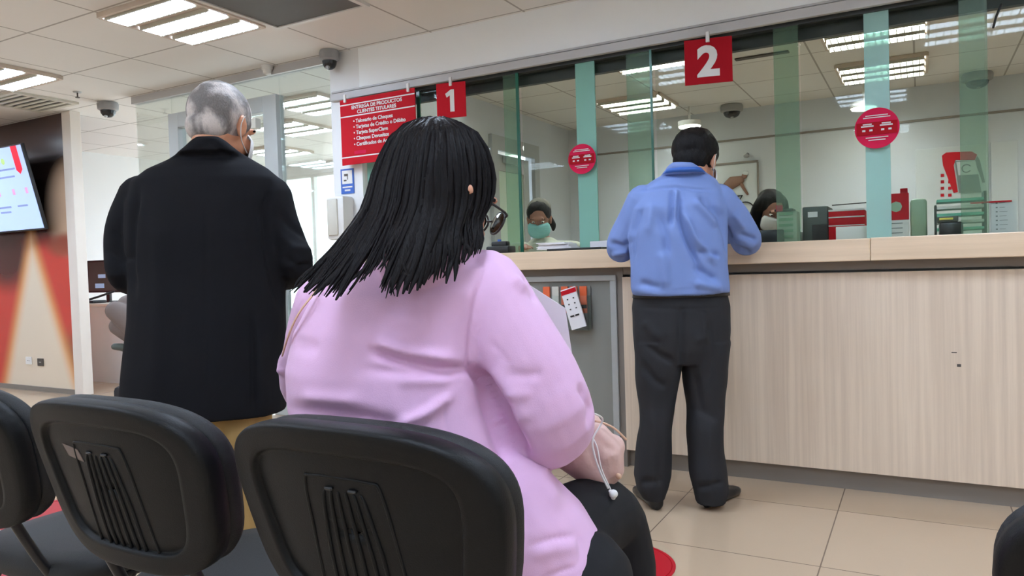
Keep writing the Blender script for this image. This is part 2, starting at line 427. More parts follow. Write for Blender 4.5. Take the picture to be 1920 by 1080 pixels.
def normals(V, Fc):
    Q = np.array([f if len(f) == 4 else (f[0], f[1], f[2], f[2]) for f in Fc])
    N = np.cross(V[Q[:, 2]]-V[Q[:, 0]], V[Q[:, 3]]-V[Q[:, 1]]); out = np.zeros_like(V)
    for k in range(4):
        for c in range(3): out[:, c] += np.bincount(Q[:, k], N[:, c], len(V))
    out /= (np.linalg.norm(out, axis=1)[:, None]+1e-12)
    cen = V.mean(0)
    if ((V-cen)*out).sum() < 0: out = -out
    return out
def folds(V, Fc, strokes, noise=None, E_=None):
    """strokes: (pixel polyline, width px, depth m); cloth folds and seams pressed into the side that shows"""
    N = normals(V, Fc); X, Y, Z = project(V)
    vis = ((CAM-V)*N).sum(1)/np.linalg.norm(CAM-V, axis=1); w0 = np.clip(vis*3, 0, 1)
    D = np.zeros(len(V))
    for pl, wd, dp in strokes:
        pl = np.array(pl, float); L = len(pl)-1
        best = np.full(len(V), 1e9); tt = np.zeros(len(V))
        for i in range(L):
            a, b = pl[i], pl[i+1]; d = b-a; l2 = (d@d)+1e-9
            t = np.clip(((X-a[0])*d[0]+(Y-a[1])*d[1])/l2, 0, 1)
            dd = np.hypot(X-a[0]-t*d[0], Y-a[1]-t*d[1]); k = dd < best
            best[k] = dd[k]; tt[k] = (i+t[k])/L
        D += dp*np.exp(-(best/wd)**2)*np.clip(np.minimum(tt, 1-tt)*5+.15, 0, 1)*w0
    if noise:
        amp, sc, seed = noise; rs = np.random.RandomState(seed)
        for k in range(7):
            d = rs.randn(3); d /= np.linalg.norm(d); d[2] *= .6
            D += amp*.4*np.sin(V@d*sc*(1+.5*k)+rs.rand()*6.28+2*np.sin(V@np.roll(d, 1)*sc*.7))/(1+.4*k)
    if E_ is not None and len(strokes):
        q = lap(np.column_stack([D, D, D]), E_, 2, .5)[:, 0]; D = q
        N = lap(N, E_, 2, .5); N /= (np.linalg.norm(N, axis=1)[:, None]+1e-9)
        return lap(V + N*D[:, None], E_, 2, .5)
    return V + N*D[:, None]
def organic(name, mb, m, parent, voxel=.006, it=3, strokes=(), noise=None, label=None):
    V, E_, Fc = fuse(mb, voxel, it)
    if strokes or noise: V = folds(V, Fc, strokes, noise, E_)
    return obj(name, (V.tolist(), Fc), m, parent, 'all', label)

def rowring(c, a, b, ax, by, n=36, e=2.3):
    out = []
    for i in range(n):
        q = 2*PI*i/n; cx, sy = math.cos(q), math.sin(q)
        out.append(c + ax*a*math.copysign(abs(cx)**(2/e), cx) + by*b*math.copysign(abs(sy)**(2/e), sy))
    return out
def rows_cam(rows, shrink=0):
    """torso rings from (y, x_left, x_right, distance, half thickness), facing away from the viewer"""
    rs = []
    for y, xl, xr, z, b in rows:
        c = P((xl+xr)/2, y, z); rs.append(rowring(c, (xr-xl)/2*z/FPX-shrink, b-shrink, Rh, Fh))
    return rs
def rows_world(rows, shrink=0, e=2.3):
    """rings aligned with the room: (y, x_left, x_right, Y of centre, half thickness)"""
    rs = []
    for y, xl, xr, Y, b in rows:
        c = onY((xl+xr)/2, y, Y); z = (c-CAM)@F1; hw = (xr-xl)/2*z/FPX
        b_ = b; a = math.sqrt(max(hw**2-(b_*math.sin(PSI))**2, .0009))/math.cos(PSI)
        rs.append(rowring(c, a-shrink, b_-shrink, np.array([1., 0, 0]), np.array([0, 1., 0]), e=e))
    return rs
def cx(pts): return [P(*p) for p in pts]
def rpx(r, z): return r*z/FPX
def frame(fw, up=(0, 0, 1)):
    fw = np.array(fw, float); fw /= np.linalg.norm(fw); r = np.cross(fw, np.array(up, float)); r /= np.linalg.norm(r); u = np.cross(r, fw)
    return np.array([r, fw, u])      # rows: right, forward, up
def camdir(yaw, pitch=0):            # yaw>0 turns right of the view direction, pitch<0 looks down
    f = Fh*math.cos(yaw)+Rh*math.sin(yaw); return f*math.cos(pitch)+Uz*math.sin(pitch)

def head(mb, c, A, s=1.0):
    c = np.array(c, float)
    def at(x, y, z): return c + s*(A[0]*x+A[1]*y+A[2]*z)
    mb.ell(at(0, -.008, .03), (s*.074, s*.094, s*.088), A)
    mb.ell(at(0, .018, -.04), (s*.06, s*.07, s*.075), A)
    mb.ell(at(0, .055, -.09), (s*.03, s*.03, s*.024), A)
    mb.ell(at(0, .088, .03), (s*.05, s*.014, s*.012), A)          # brow
    for q in (-1, 1):
        mb.ell(at(q*.04, .062, -.03), (s*.022, s*.022, s*.024), A)  # cheek
        mb.ell(at(q*.077, -.004, -.008), (s*.008, s*.019, s*.031), A)
        mb.ell(at(q*.083, -.014, .006), (s*.006, s*.012, s*.02), A)
    mb.ell(at(0, .094, -.012), (s*.011, s*.016, s*.026), A); mb.ell(at(0, .103, -.028), (s*.016, s*.014, s*.011), A)
    mb.ell(at(0, .082, -.058), (s*.022, s*.012, s*.009), A); mb.ell(at(0, .08, -.07), (s*.019, s*.012, s*.008), A)
def face_parts(par, c, A, s=1.0, lips=True):
    c = np.array(c, float)
    def at(x, y, z): return c + s*(A[0]*x+A[1]*y+A[2]*z)
    for q in (-1, 1):
        e = obj('eye', MB().ell(at(q*.031, .072, .006), (s*.012, s*.012, s*.0065), A, 14, 8), 'eye', par, 'all')
        obj('iris', MB().ell(at(q*.031, .0835, .005), (s*.0055, s*.004, s*.0055), A, 12, 6), 'iris', e, 'all')
        obj('eyebrow', MB().tube([at(q*.016, .094, .026), at(q*.032, .094, .032), at(q*.048, .083, .028)], s*.0035, 8), 'blackhair', par, 'all')
    if lips: obj('lips', MB().ell(at(0, .09, -.064), (s*.02, s*.007, s*.007), A, 14, 8), 'lip', par, 'all')
def hand(mb, w, d, up, side, curl=.5, s=1.0):
    """palm, four unequal bent fingers and a thumb; w wrist, d pointing direction, up back of hand, side +1 thumb towards right"""
    d = np.array(d, float); d /= np.linalg.norm(d); up = np.array(up, float); up -= d*(up@d); up /= np.linalg.norm(up); r = np.cross(d, up)*side
    w = np.array(w, float)
    mb.tube([w, w+d*.03*s], [.024*s, .026*s], 12)
    A = np.array([r, d, up]); mb.ell(w+d*.055*s, (.041*s, .052*s, .014*s), A)
    for k, (o, L) in enumerate(((.031, .068), (.0105, .077), (-.0105, .071), (-.03, .056))):
        b = w+d*(.088-.004*abs(k-1))*s+r*o*s; dd = d+r*(o*1.3)*1.2; dd = dd/np.linalg.norm(dd); pts = [b]; a = 0
        for q in (.42, .32, .26):
            a += curl*.75; pts.append(pts[-1]+(dd*math.cos(a)-up*math.sin(a))*L*q*s)
        mb.tube(pts, [.0085*s, .0082*s, .0075*s, .0065*s], 10)
    t0 = w+d*.03*s+r*.028*s
    mb.tube([t0, t0+(d*.55+r*.75)*.035*s, t0+(d*.85+r*.6-up*.3)*.066*s, t0+(d*1.0+r*.45-up*.45)*.088*s], [.013*s, .0115*s, .010*s, .008*s], 10)
def shoe(par, heel, d, L=.28, m='shoe', name='shoe'):
    d = np.array(d, float); d[2] = 0; d /= np.linalg.norm(d); h = np.array([heel[0], heel[1], 0.0]); r = np.array([d[1], -d[0], 0])
    rs = []
    for t, w, z in ((0, .012, .05), (.02, .03, .085), (.10, .036, .095), (.25, .038, .10), (.42, .04, .085), (.6, .048, .062), (.8, .05, .048), (.93, .036, .036), (1, .01, .02)):
        c = h+d*(t-.18)*L; n = 20; ring = []
        for i in range(n):
            q = 2*PI*i/n; cx_, sz_ = math.cos(q), math.sin(q)
            ring.append(c + r*w*math.copysign(abs(cx_)**.8, cx_) + np.array([0, 0, z/2+z/2*math.copysign(abs(sz_)**.7, sz_)*.98]))
        rs.append(ring)
    return obj(name, MB().rings(rs), m, par, 'all')

# ================================================================== THE SETTING
XL, XR, YR = -12.5, 3.2, -3.2
YW = 4.13
struct('floor', MB().box((XL, YR, -.1), (XR, 8.3, 0)), 'floor')
struct('ceiling', MB().box((XL, YR, H), (XR, 8.3, H+.1)), 'ceiling')
struct('wall_rear', MB().box((XL, YR-.15, 0), (XR, YR, H)), 'wall')
struct('wall_right', MB().box((XR, YR, 0), (XR+.15, 8.3, H)), 'wall')
struct('wall_left', MB().box((XL-.15, YR, 0), (XL, 8.3, H)), 'wall')
struct('wall_mural', MB().box((XL, YW-.02, 0), (-7.02, YW+.1, H)), 'mural')
struct('baseboard_mural', MB().box((XL, YW-.035, 0), (-7.02, YW-.02, .045)), 'plinth')
struct('trim_column', MB().box((-7.02, YW-.04, 0), (-6.885, YW+.06, H), bev=.004), 'column')
struct('wall_teller_back', MB().box((-3.6, 8.0, 0), (XR, 8.15, H)), 'wallt')
struct('trim_picture_rail', MB().box((-3.6, 7.985, 2.33), (XR, 8.0, 2.35)), 'plinth')
# wall between the teller room and the office, with its door opening
dY0, dY1, dH = 6.16, 7.12, 2.34
struct('wall_teller_side', MB().box((-3.72, YW+.2, 0), (-3.6, dY0, H)).box((-3.72, dY1, 0), (-3.6, 8.15, H)).box((-3.72, dY0, dH), (-3.6, dY1, H)), 'wallt')
struct('trim_door_casing', MB().box((-3.60, dY0-.02, 0), (-3.56, dY0+.09, dH+.02)).box((-3.60, dY1-.09, 0), (-3.56, dY1+.02, dH+.02)).box((-3.60, dY0+.09, dH-.12), (-3.56, dY1-.09, dH+.02)), 'alu')
dd = struct('door_1', MB().box((-3.67, dY0+.1, 0), (-3.63, dY0+.22, dH-.14)).box((-3.67, dY1-.22, 0), (-3.63, dY1-.1, dH-.14)).box((-3.67, dY0+.22, dH-.3), (-3.63, dY1-.22, dH-.14)).box((-3.67, dY0+.22, 0), (-3.63, dY1-.22, .2)), 'doorframe')
obj('door_glass', MB().box((-3.655, dY0+.22, .2), (-3.645, dY1-.22, dH-.3)), 'doorpane', dd)
obj('door_closer', MB().box((-3.63, dY0+.3, dH-.22), (-3.58, dY0+.6, dH-.15), bev=.005), 'alu', dd)
obj('door_handle', MB().tube([(-3.63, dY1-.17, 1.05), (-3.58, dY1-.17, 1.05), (-3.58, dY1-.3, 1.05)], .01, 10), 'alu', dd, True)
# office: window wall at the far side, short white walls at the left
struct('wall_office_left', MB().box((XL, 5.3, 0), (-9.0, 5.42, H)), 'office_wall')
struct('wall_office_side', MB().box((-9.12, 5.42, 0), (-9.0, 8.15, H)), 'office_wall')
struct('wall_office_far', MB().box((-9.0, 8.0, 2.5), (-3.72, 8.15, H)).box((-9.0, 8.0, 0), (-3.72, 8.15, .1)), 'office_wall')
for k in range(4):
    x0 = -9.0+k*1.32; x1 = x0+1.32
    w = struct('window_%d' % (k+1), MB().box((x0, 8.03, .1), (x0+.03, 8.1, 2.5)).box((x1-.03, 8.03, .1), (x1, 8.1, 2.5)).box((x0+.03, 8.03, .1), (x1-.03, 8.1, .15)).box((x0+.03, 8.03, 2.46), (x1-.03, 8.1, 2.5)), 'white')
    obj('window_pane', MB().box((x0+.03, 8.06, .15), (x1-.03, 8.066, 2.46)), 'winglass', w)
# glass partition in front of the office
XD0, XD1 = -5.50, -4.25
g0 = struct('window_5', MB().box((-5.97, YW-.005, 0), (XD0, YW+.005, 2.60)), 'officeglass')
g1 = struct('window_6', MB().box((XD1+.005, YW-.005, 0), (-3.73, YW+.005, 2.60)), 'officeglass')
g2 = struct('window_7', MB().box((XD0, YW-.005, 2.46), (XD1, YW+.005, 2.60)), 'officeglass')
struct('trim_partition_rail', MB().box((-5.99, YW-.03, 2.60), (-3.72, YW+.03, H)), 'track')
dr = struct('door_2', MB().box((XD0, YW-.04, 0), (XD0+.12, YW+.04, 2.45), bev=.003).box((XD1-.14, YW-.04, 0), (XD1, YW+.04, 2.45), bev=.003).box((XD0+.12, YW-.04, 2.33), (XD1-.14, YW+.04, 2.45), bev=.003), 'doorframe')
obj('door_glass', MB().box((XD0+.13, YW-.006, .1), (XD1-.15, YW+.006, 2.32)), 'officeglass', dr)
obj('door_bottom_rail', MB().box((XD0+.12, YW-.02, .02), (XD1-.14, YW+.02, .12)), 'doorframe', dr)
obj('door_closer', MB().box((XD1-.42, YW-.10, 2.20), (XD1-.16, YW-.04, 2.28), bev=.006), 'offwhite', dr)
obj('closer_arm', MB().box((XD1-.5, YW-.09, 2.285), (XD1-.25, YW-.07, 2.30)), 'alu', dr)
obj('door_handle', MB().tube([(XD0+.17, YW-.01, .9), (XD0+.17, YW-.07, .9), (XD0+.17, YW-.07, 1.3), (XD0+.17, YW-.01, 1.3)], .011, 10), 'alu', dr, True)
# pillar and header
struct('wall_pillar', MB().box((-3.72, YW-.02, 0), (-3.45, YW+.2, H)), 'office_wall')
struct('wall_header', MB().box((-3.45, YW-.02, 2.36), (XR, YW+.2, H)), 'header')
struct('trim_header_rail', MB().box((-3.70, YW-.05, 2.315), (XR, YW-.02, 2.365), bev=.003).box((-3.70, YW-.035, 2.372), (XR, YW-.02, 2.385), bev=.003), 'track')
struct('trim_glass_track', MB().box((-3.45, YW-.0, 2.30), (XR, YW+.2, 2.36)).box((-3.45, YW+.08, 2.24), (XR, YW+.12, 2.30)), 'darkrail')

# teller glass: panes, overlaps and frosted bands
Xp = lambda px: onY(px, 250, YW)[0]
zg0, zg1 = 1.171, 2.30
cuts = [-3.45, Xp(784), Xp(972), Xp(1098), Xp(1225), Xp(1500), Xp(1645), Xp(1852), .95, 1.9, 3.2]
for k in range(len(cuts)-1):
    a, b = cuts[k]+.004, cuts[k+1]-.004; yy = YW+.03+(.0 if k % 2 else .02)
    struct('window_%d' % (k+8), MB().box((a, yy, zg0), (b, yy+.008, zg1)), 'glass')
def strip(p0, p1, m, lab, name='glass_overlap_band', yo=.0, group=None, y0=250):
    x0, x1 = onY(p0, y0, YW)[0], onY(p1, y0, YW)[0]
    o = obj(name, MB().box((x0, YW+yo, zg0), (x1, YW+yo+.01, zg1)), m); tag(o, lab, 'glass strip', group); return o
strip(684, 704, 'teal', 'narrow teal frosted glass strip beside the white pillar under the red notice', 'frosted_glass_strip', .012)
strip(781, 787, 'edge', 'dark green glass edge between the red notice and the number 1 plate', 'glass_edge', .012)
strip(946, 974, 'strip', 'pale green glass overlap between the number 1 plate and the first round sticker')
strip(971, 976, 'edge', 'dark green pane edge left of the teller in the green mask', 'glass_edge', -.012)
strip(1080, 1116, 'teal', 'teal frosted glass band carrying the small round crimson sticker', 'frosted_glass_strip', .012)
strip(1177, 1223, 'strip', 'pale green glass overlap left of the man in the blue shirt')
strip(1222, 1226, 'edge', 'thin pane edge just left of the head of the man in the blue shirt', 'glass_edge', -.012)
strip(1453, 1499, 'strip', 'pale green glass overlap above the teller with long dark hair')
strip(1622, 1669, 'tealpale', 'pale blue-green frosted glass band carrying the large round sticker', 'frosted_glass_strip', .012)
strip(1800, 1853, 'strip', 'pale green glass overlap in front of the cash machine poster')
# fluted dark clamp showing at the top right corner of the glass
cl = onY(1868, 30, YW-.02)
tag(obj('hanging_cord', MB().tube([cl+np.array([.02, 0, .05]), cl+np.array([.0, 0, .0]), cl+np.array([-.012, 0, -.05])], .005, 8), 'black'), 'short black cord hanging from the header at the top right corner', 'cord')

# counter
YC = 3.65
xs = onY(1632, 470, YC)[0]
wl = obj('counter_worktop', MB().box((-3.45, YC, 1.07), (xs-.0006, 4.75, 1.17), bev=.004), 'top'); tag(wl, 'pale maple counter worktop section under the man in the blue shirt', 'counter top')
wr = obj('counter_worktop', MB().box((xs+.0006, YC-.006, 1.07), (XR, 4.75, 1.172), bev=.004), 'top'); tag(wr, 'pale maple counter worktop section at the right of the seam', 'counter top')
Xc = lambda px, py: onY(px, py, 3.72)[0]
cb = thing('service_counter', 'long service counter front of pale streaked wood with grey plinth', 'counter', (-1.3, 3.72, 0))
xg = -1.40
obj('front_panel', MB().box((xg+.015, 3.72, .095), (XR, 3.76, 1.018)), 'wood', cb)
obj('recess_strip', MB().box((-3.44, 3.735, 1.03), (XR, 3.80, 1.069)), 'plinth', cb)
obj('plinth', MB().box((-3.44, 3.765, 0), (XR, 3.80, .095)), 'plinth', cb)
obj('back_body', MB().box((-3.44, 3.80, 0), (XR, 4.5, 1.069)), 'greypanel', cb)
gp = obj('grey_panel', MB().box((-3.4, 3.735, .095), (xg-.06, 3.765, 1.01)), 'greypanel', cb)
obj('panel_frame', MB().box((-3.4, 3.715, 1.0), (xg-.02, 3.765, 1.03), bev=.003).box((xg-.055, 3.715, .06), (xg-.02, 3.765, 1.0), bev=.003), 'alu', cb)
obj('dark_post', MB().box((xg-.02, 3.73, 0), (xg+.015, 3.77, 1.069)), 'plinth', cb)
# scuff marks stay as tiny dark dents
obj('scuff_mark', MB().box((.135, 3.7185, .60), (.15, 3.721, .612)), 'gapdark', cb)
obj('scuff_mark', MB().box((.115, 3.7185, .66), (.135, 3.721, .664)), 'gapdark', cb)

# ------------------------------------------------------------------ ceiling things
def troffer(cx_, cy_, lab, grp, lampm='lamp', louv=False, w=.66):
    t = thing('ceiling_light', lab, 'ceiling light', (cx_, cy_, H-.012), grp)
    hx = w/2
    b = MB().box((cx_-hx, cy_-hx, H-.012), (cx_+hx, cy_+hx, H-.001))
    obj('housing', b, 'troffer', t)
    for k in (-1, 0, 1):
        y = cy_+k*.228
        obj('fluorescent_strip', MB().box((cx_-hx+.03, y-.062, H-(.02 if louv else .034)), (cx_+hx-.03, y+.062, H-.0125)), lampm, t)
    fr = MB()
    for k in (-1, 1):
        fr.box((cx_-hx, cy_+k*hx-.01, H-.03), (cx_+hx, cy_+k*hx+.01, H-.001)); fr.box((cx_+k*hx-.01, cy_-hx+.01, H-.03), (cx_+k*hx+.01, cy_+hx-.01, H-.001))
    obj('rim', fr, 'troffer', t)
    lv = MB(); n = 13
    for k in (-1, 0, 1):
        y = cy_+k*.228
        for s_ in (-1, 1): lv.box((cx_-hx+.02, y+s_*.072-.006, H-.05 if louv else H-.037), (cx_+hx-.02, y+s_*.072+.006, H-.0125))
        for q in range(n):
            x = cx_-hx+.03+(w-.06)*(q+.5)/n; lv.box((x-.003, y-.066, H-.05 if louv else H-.041), (x+.003, y+.066, H-(.0205 if louv else .0345)))
    obj('louver', lv, 'louver', t)
    return t
gV = 'recessed ceiling lights over the waiting area'
troffer(-3.90, 3.04, 'three-strip ceiling light nearest the grey ceiling panel', gV)
troffer(-6.08, 3.04, 'three-strip ceiling light at the left edge above the television', gV)
for x in (-10.4, -8.2, -1.8, .35, 2.3):
    troffer(x, 3.04 if x < -7 else 2.3, 'three-strip ceiling light over the waiting area beyond the frame', gV)
for x in (-10.4, -7.6, -5.2, -2.8, -.4, 2.0):
    for y in (.2, -2.0): troffer(x, y, 'three-strip ceiling light over the waiting area beyond the frame', gV)
gT = 'louvered ceiling lights in the teller room'
troffer(-2.41, 7.02, 'louvered ceiling light left above the head of the man in blue', gT, 'lamp2', True, .63)
troffer(-.26, 5.75, 'louvered ceiling light at the upper side of the pale frosted band', gT, 'lamp2', True, .66)
troffer(-.26, 7.0, 'louvered ceiling light lower behind the pale frosted band', gT, 'lamp2', True, .66)
troffer(-1.78, 5.45, 'louvered ceiling light peeping under the track right of the teal band', gT, 'lamp2', True, .66)
troffer(-3.1, 5.3, 'louvered ceiling light showing between the notice and plate 1', gT, 'lamp2', True, .5)
troffer(1.7, 5.2, 'louvered ceiling light in the teller room at the right edge', gT, 'lamp2', True, .66)
troffer(1.3, 6.9, 'louvered ceiling light in the teller room beyond the right edge', gT, 'lamp2', True, .66)
gO = 'ceiling lights of the office behind the glass'
for i, (x, y) in enumerate(((-7.2, 6.9), (-5.9, 5.9), (-4.7, 6.9), (-4.9, 5.2), (-9.9, 4.72))):
    troffer(x, y, ['office ceiling light seen left of the grey-haired man', 'office ceiling light seen behind the grey-haired head', 'office ceiling light seen right of the door post', 'office ceiling light above the glass door', 'unseen ceiling light added behind the mural wall to brighten the office'][i], gO)  # the last one is unseen, added to light the office beyond the column
for px, py, lab in ((1293, 239, 'white round downlight above the head of the man in blue'), (1620, 205, 'white round downlight beside the large round sticker')):
    c = onZ(px, py, H); c[1] = min(c[1], 7.8); c = onY(px, py, c[1])
    c = np.array([c[0], 7.55, H]); x = onY(px, py, 7.55)[0]; z = onY(px, py, 7.55)[2]
    t = thing('pendant_downlight', lab, 'ceiling light', (x, 7.55, z), 'round downlights in the teller room')
    obj('light_disc', MB().disc((x, 7.55, z), .105, .012), 'spot', t, True)
    obj('housing', MB().disc((x, 7.55, z+.012), .115, .05), 'white', t, True)
    obj('stem', MB().disc((x, 7.55, z+.062), .012, H-z-.062), 'white', t, True)
# dark grey ceiling panel and vents
tag(obj('ceiling_panel', MB().box((-3.53, 2.70, H-.012), (-2.84, 3.44, H-.001)), 'darktile'), 'dark grey ceiling panel beside the three-strip light', 'ceiling panel')
o_ = obj('panel_trim', MB().box((-3.56, 2.68, H-.02), (-3.53, 3.47, H-.001)).box((-2.84, 2.68, H-.02), (-2.81, 3.47, H-.001)).box((-3.53, 3.44, H-.02), (-2.84, 3.47, H-.001)).box((-3.53, 2.68, H-.02), (-2.84, 2.70, H-.001)), 'white')
o_.parent = bpy.data.objects['ceiling_panel']
vt = thing('ceiling_vent', 'square slatted air vent in the ceiling above the television', 'vent', (-6.8, 3.65, H-.01))
obj('vent_frame', MB().box((-7.1, 3.4, H-.02), (-7.06, 3.95, H-.001)).box((-6.54, 3.4, H-.02), (-6.5, 3.95, H-.001)).box((-7.06, 3.4, H-.02), (-6.54, 3.44, H-.001)).box((-7.06, 3.91, H-.02), (-6.54, 3.95, H-.001)), 'offwhite', vt)
obj('dark_opening', MB().box((-7.06, 3.44, H-.006), (-6.54, 3.91, H-.001)), 'darktile', vt)
sl = MB()
for k in range(6): sl.box((-7.06, 3.47+k*.075, H-.018), (-6.54, 3.50+k*.075, H-.008))
obj('slats', sl, 'offwhite', vt)
def domecam(px, py, lab, r=.075, onz=None):
    c = onZ(px, py, H) if onz is None else onz
    x, y = c[0], c[1]
    t = thing('dome_camera', lab, 'security camera', (x, y, H-.001), 'dome security cameras')
    obj('base', MB().lathe((x, y, H-.075), [(r*.8, 0), (r, .012), (r*1.04, .055), (r*.95, .074)]), 'domegrey', t, True)
    obj('dome', MB().lathe((x, y, H-.135), [(.004, 0), (r*.3, .004), (r*.55, .016), (r*.7, .036), (r*.76, .0605)]), 'domeglass', t, True)
    obj('camera_eye', MB().ell((x+.008, y-.03, H-.125), (.018, .014, .014), None, 12, 8), 'alu', t, True)
domecam(617, 95, 'grey dome security camera at the left end of the header', .068)
domecam(202, 192, 'grey dome security camera near the white column', .085)
domecam(1375, 205, 'dome camera in the teller room above the cyclist poster', .11, (-1.66, 7.75))
domecam(1832, 150, 'dome camera in the teller room above the cash machine poster', .12, (.46, 7.75))
sx, sy, _ = onZ(518, 128, H)
t = thing('ceiling_sensor', 'small white round sensor on the rail over the glass door', 'sensor', (sx, 4.06, H-.001))
obj('base', MB().lathe((sx, 4.06, H-.03), [(.04, 0), (.045, .029)]), 'white', t, True)
obj('sensor_head', MB().lathe((sx, 4.06, H-.07), [(.012, 0), (.028, .008), (.034, .04)]), 'white', t, True)
px_, py_, _ = onZ(145, 172, H)
t = thing('sprinkler', 'small dark sprinkler head in the ceiling above the column', 'sprinkler', (px_, py_, H-.001))
obj('rosette', MB().lathe((px_, py_, H-.008), [(.03, 0), (.035, .007)]), 'alu', t, True)
obj('nozzle', MB().lathe((px_, py_, H-.05), [(.018, 0), (.018, .004), (.006, .008), (.006, .042)]), 'gapdark', t, True)
# slot vents in teller ceiling
for x, y, lab in ((-2.35, 5.6, 'thin dark slot vent in the teller ceiling right of plate 1'), (-1.05, 6.0, 'small dark slot vent in the teller ceiling right of plate 2')):
    tag(obj('slot_vent', MB().box((x-.2, y-.03, H-.012), (x+.2, y+.03, H-.001), bev=.003), 'gapdark'), lab, 'vent', None)

# ------------------------------------------------------------------ signs
def clip(x, y, z, lab, par):
    return obj('hanging_clip', MB().box((x-.010, y-.010, z-.022), (x+.010, y+.004, z+.035), bev=.003), 'white', par)
ys = YW-.085
a = onY(637, 188, ys); b = onY(777, 165, ys); c = onY(640, 311, ys)
x0, x1, z1, z0 = a[0], b[0], (a[2]+b[2])/2, c[2]
t = thing('notice_board', 'large red notice with white Spanish lines hanging beside plate 1', 'sign', ((x0+x1)/2, ys, z0))
obj('board', MB().box((x0, ys, z0), (x1, ys+.008, z1), bev=.002), 'red', t)
Wd, Hd = x1-x0, z1-z0
ln = MB()
for f in (.085, .265, .885): ln.box((x0, ys-.0015, z1-Hd*f-.004), (x1, ys-.0002, z1-Hd*f+.004))
obj('white_rules', ln, 'white', t)
xm = x0+Wd*.5
text('lettering', 'ENTREGA DE PRODUCTOS', .034, (xm, ys-.002, z1-Hd*.14), 'white', t, sx=1.06, bold=.0009)
text('lettering', 'CLIENTES TITULARES', .034, (xm, ys-.002, z1-Hd*.215), 'white', t, sx=1.06, bold=.0009)
for k, s_ in enumerate(('• Talonario de Cheques', '• Tarjetas de Crédito o Débito', '• Tarjeta SuperClave', '• Cheques Devueltos', '• Certificados de Acciones')):
    text('lettering', s_, .036, (x0+Wd*.18, ys-.002, z1-Hd*(.35+.088*k)), 'white', t, align='LEFT', bold=.0008)
obj('red_tag_mark', MB().box((x0+Wd*.18, ys-.0015, z1-Hd*.85), (x0+Wd*.34, ys-.0002, z1-Hd*.80)), 'pinkred', t)
clip(x0+.05, ys, z1, '', t); clip(x1-.05, ys, z1, '', t)
def plate(n, pxm, ytop, ybot, pw, lab, yaw):
    y = YW-.085; T_ = onY(pxm, ytop, y); B_ = onY(pxm, ybot, y); x, z1, z0 = T_[0], T_[2], B_[2]
    zz = (T_-CAM)@F1; w = pw*zz/FPX/math.cos(PSI-yaw)
    t = thing('number_plate', lab, 'sign', (x, y, z0), 'red counter number plates')
    obj('plate', MB().box((x-w/2, y-.003, z0), (x+w/2, y+.004, z1), rz=yaw, piv=(x, y), bev=.0015), 'red' if n == '1' else 'darkred', t)
    h = (z1-z0)
    ny = np.array([math.sin(yaw), -math.cos(yaw), 0])*.0045
    if n == '2':
        text('numeral', n, h*.90, (x+ny[0], y+ny[1], z0+h*.46), 'white', t, yaw=yaw, sx=1.05, bold=.009)
    else:      # a 1 with a slanted flag
        ex = np.array([math.cos(yaw), math.sin(yaw), 0]); o_ = np.array([x, y, z0])+ny
        q = [o_+ex*u*h+np.array([0, 0, v*h]) for u, v in ((-.03, .17), (.10, .17), (.10, .80), (.0, .80), (-.17, .69), (-.13, .58), (-.03, .64))]
        nv = len(q); mbn = MB().add([tuple(p) for p in q]+[tuple(p+ny*.3) for p in q], [tuple(range(nv)), tuple(range(2*nv-1, nv-1, -1))]+[(k, (k+1) % nv, nv+(k+1) % nv, nv+k) for k in range(nv)])
        obj('numeral', mbn, 'white', t)
    clip(x, y, z1, '', t)
plate('1', 845, 155, 221, 56, 'red hanging plate with the white number 1', math.radians(12))
plate('2', 1327, 72, 157, 83, 'red hanging plate with the white number 2', math.radians(12))
# small blue sign and sanitizer dispenser on the pillar
y = YW-.021
a = onY(639, 318, y); b = onY(665, 362, y)
t = thing('camera_notice', 'small blue and white notice on the white pillar under the red notice', 'sign', ((a[0]+b[0])/2, y, b[2]))
obj('board', MB().box((a[0], y-.004, b[2]), (b[0], y, a[2])), 'blue', t)
obj('white_picture', MB().box((a[0]+.013, y-.0055, b[2]+.07), (b[0]-.013, y-.004, a[2]-.012)), 'white', t)
obj('camera_symbol', MB().box((a[0]+.035, y-.0075, b[2]+.125), (a[0]+.07, y-.0055, b[2]+.142), bev=.001).box((a[0]+.03, y-.0075, b[2]+.09), (a[0]+.055, y-.0055, b[2]+.10), bev=.001).box((a[0]+.063, y-.0075, b[2]+.10), (a[0]+.068, y-.0055, b[2]+.125)), 'gapdark', t)
obj('white_lines', MB().box((a[0]+.015, y-.0055, b[2]+.042), (b[0]-.015, y-.004, b[2]+.052)).box((a[0]+.035, y-.0055, b[2]+.018), (b[0]-.035, y-.004, b[2]+.03)), 'white', t)
a = onY(627, 369, YW-.1); b = onY(663, 448, YW-.1)
t = thing('sanitizer_dispenser', 'white wall dispenser on the pillar under the blue notice', 'dispenser', ((a[0]+b[0])/2, YW-.02, b[2]))
t_x = -3.585
obj('body', MB().box((t_x-.11, YW-.14, b[2]), (t_x+.05, YW-.021, a[2]), bev=.018), 'white', t, True)
obj('cover', MB().box((t_x-.095, YW-.152, b[2]+.03), (t_x+.0, YW-.13, a[2]-.02), bev=.008), 'offwhite', t, True)
obj('nozzle', MB().disc((t_x-.03, YW-.09, b[2]-.02), .012, .025), 'offwhite', t, True)
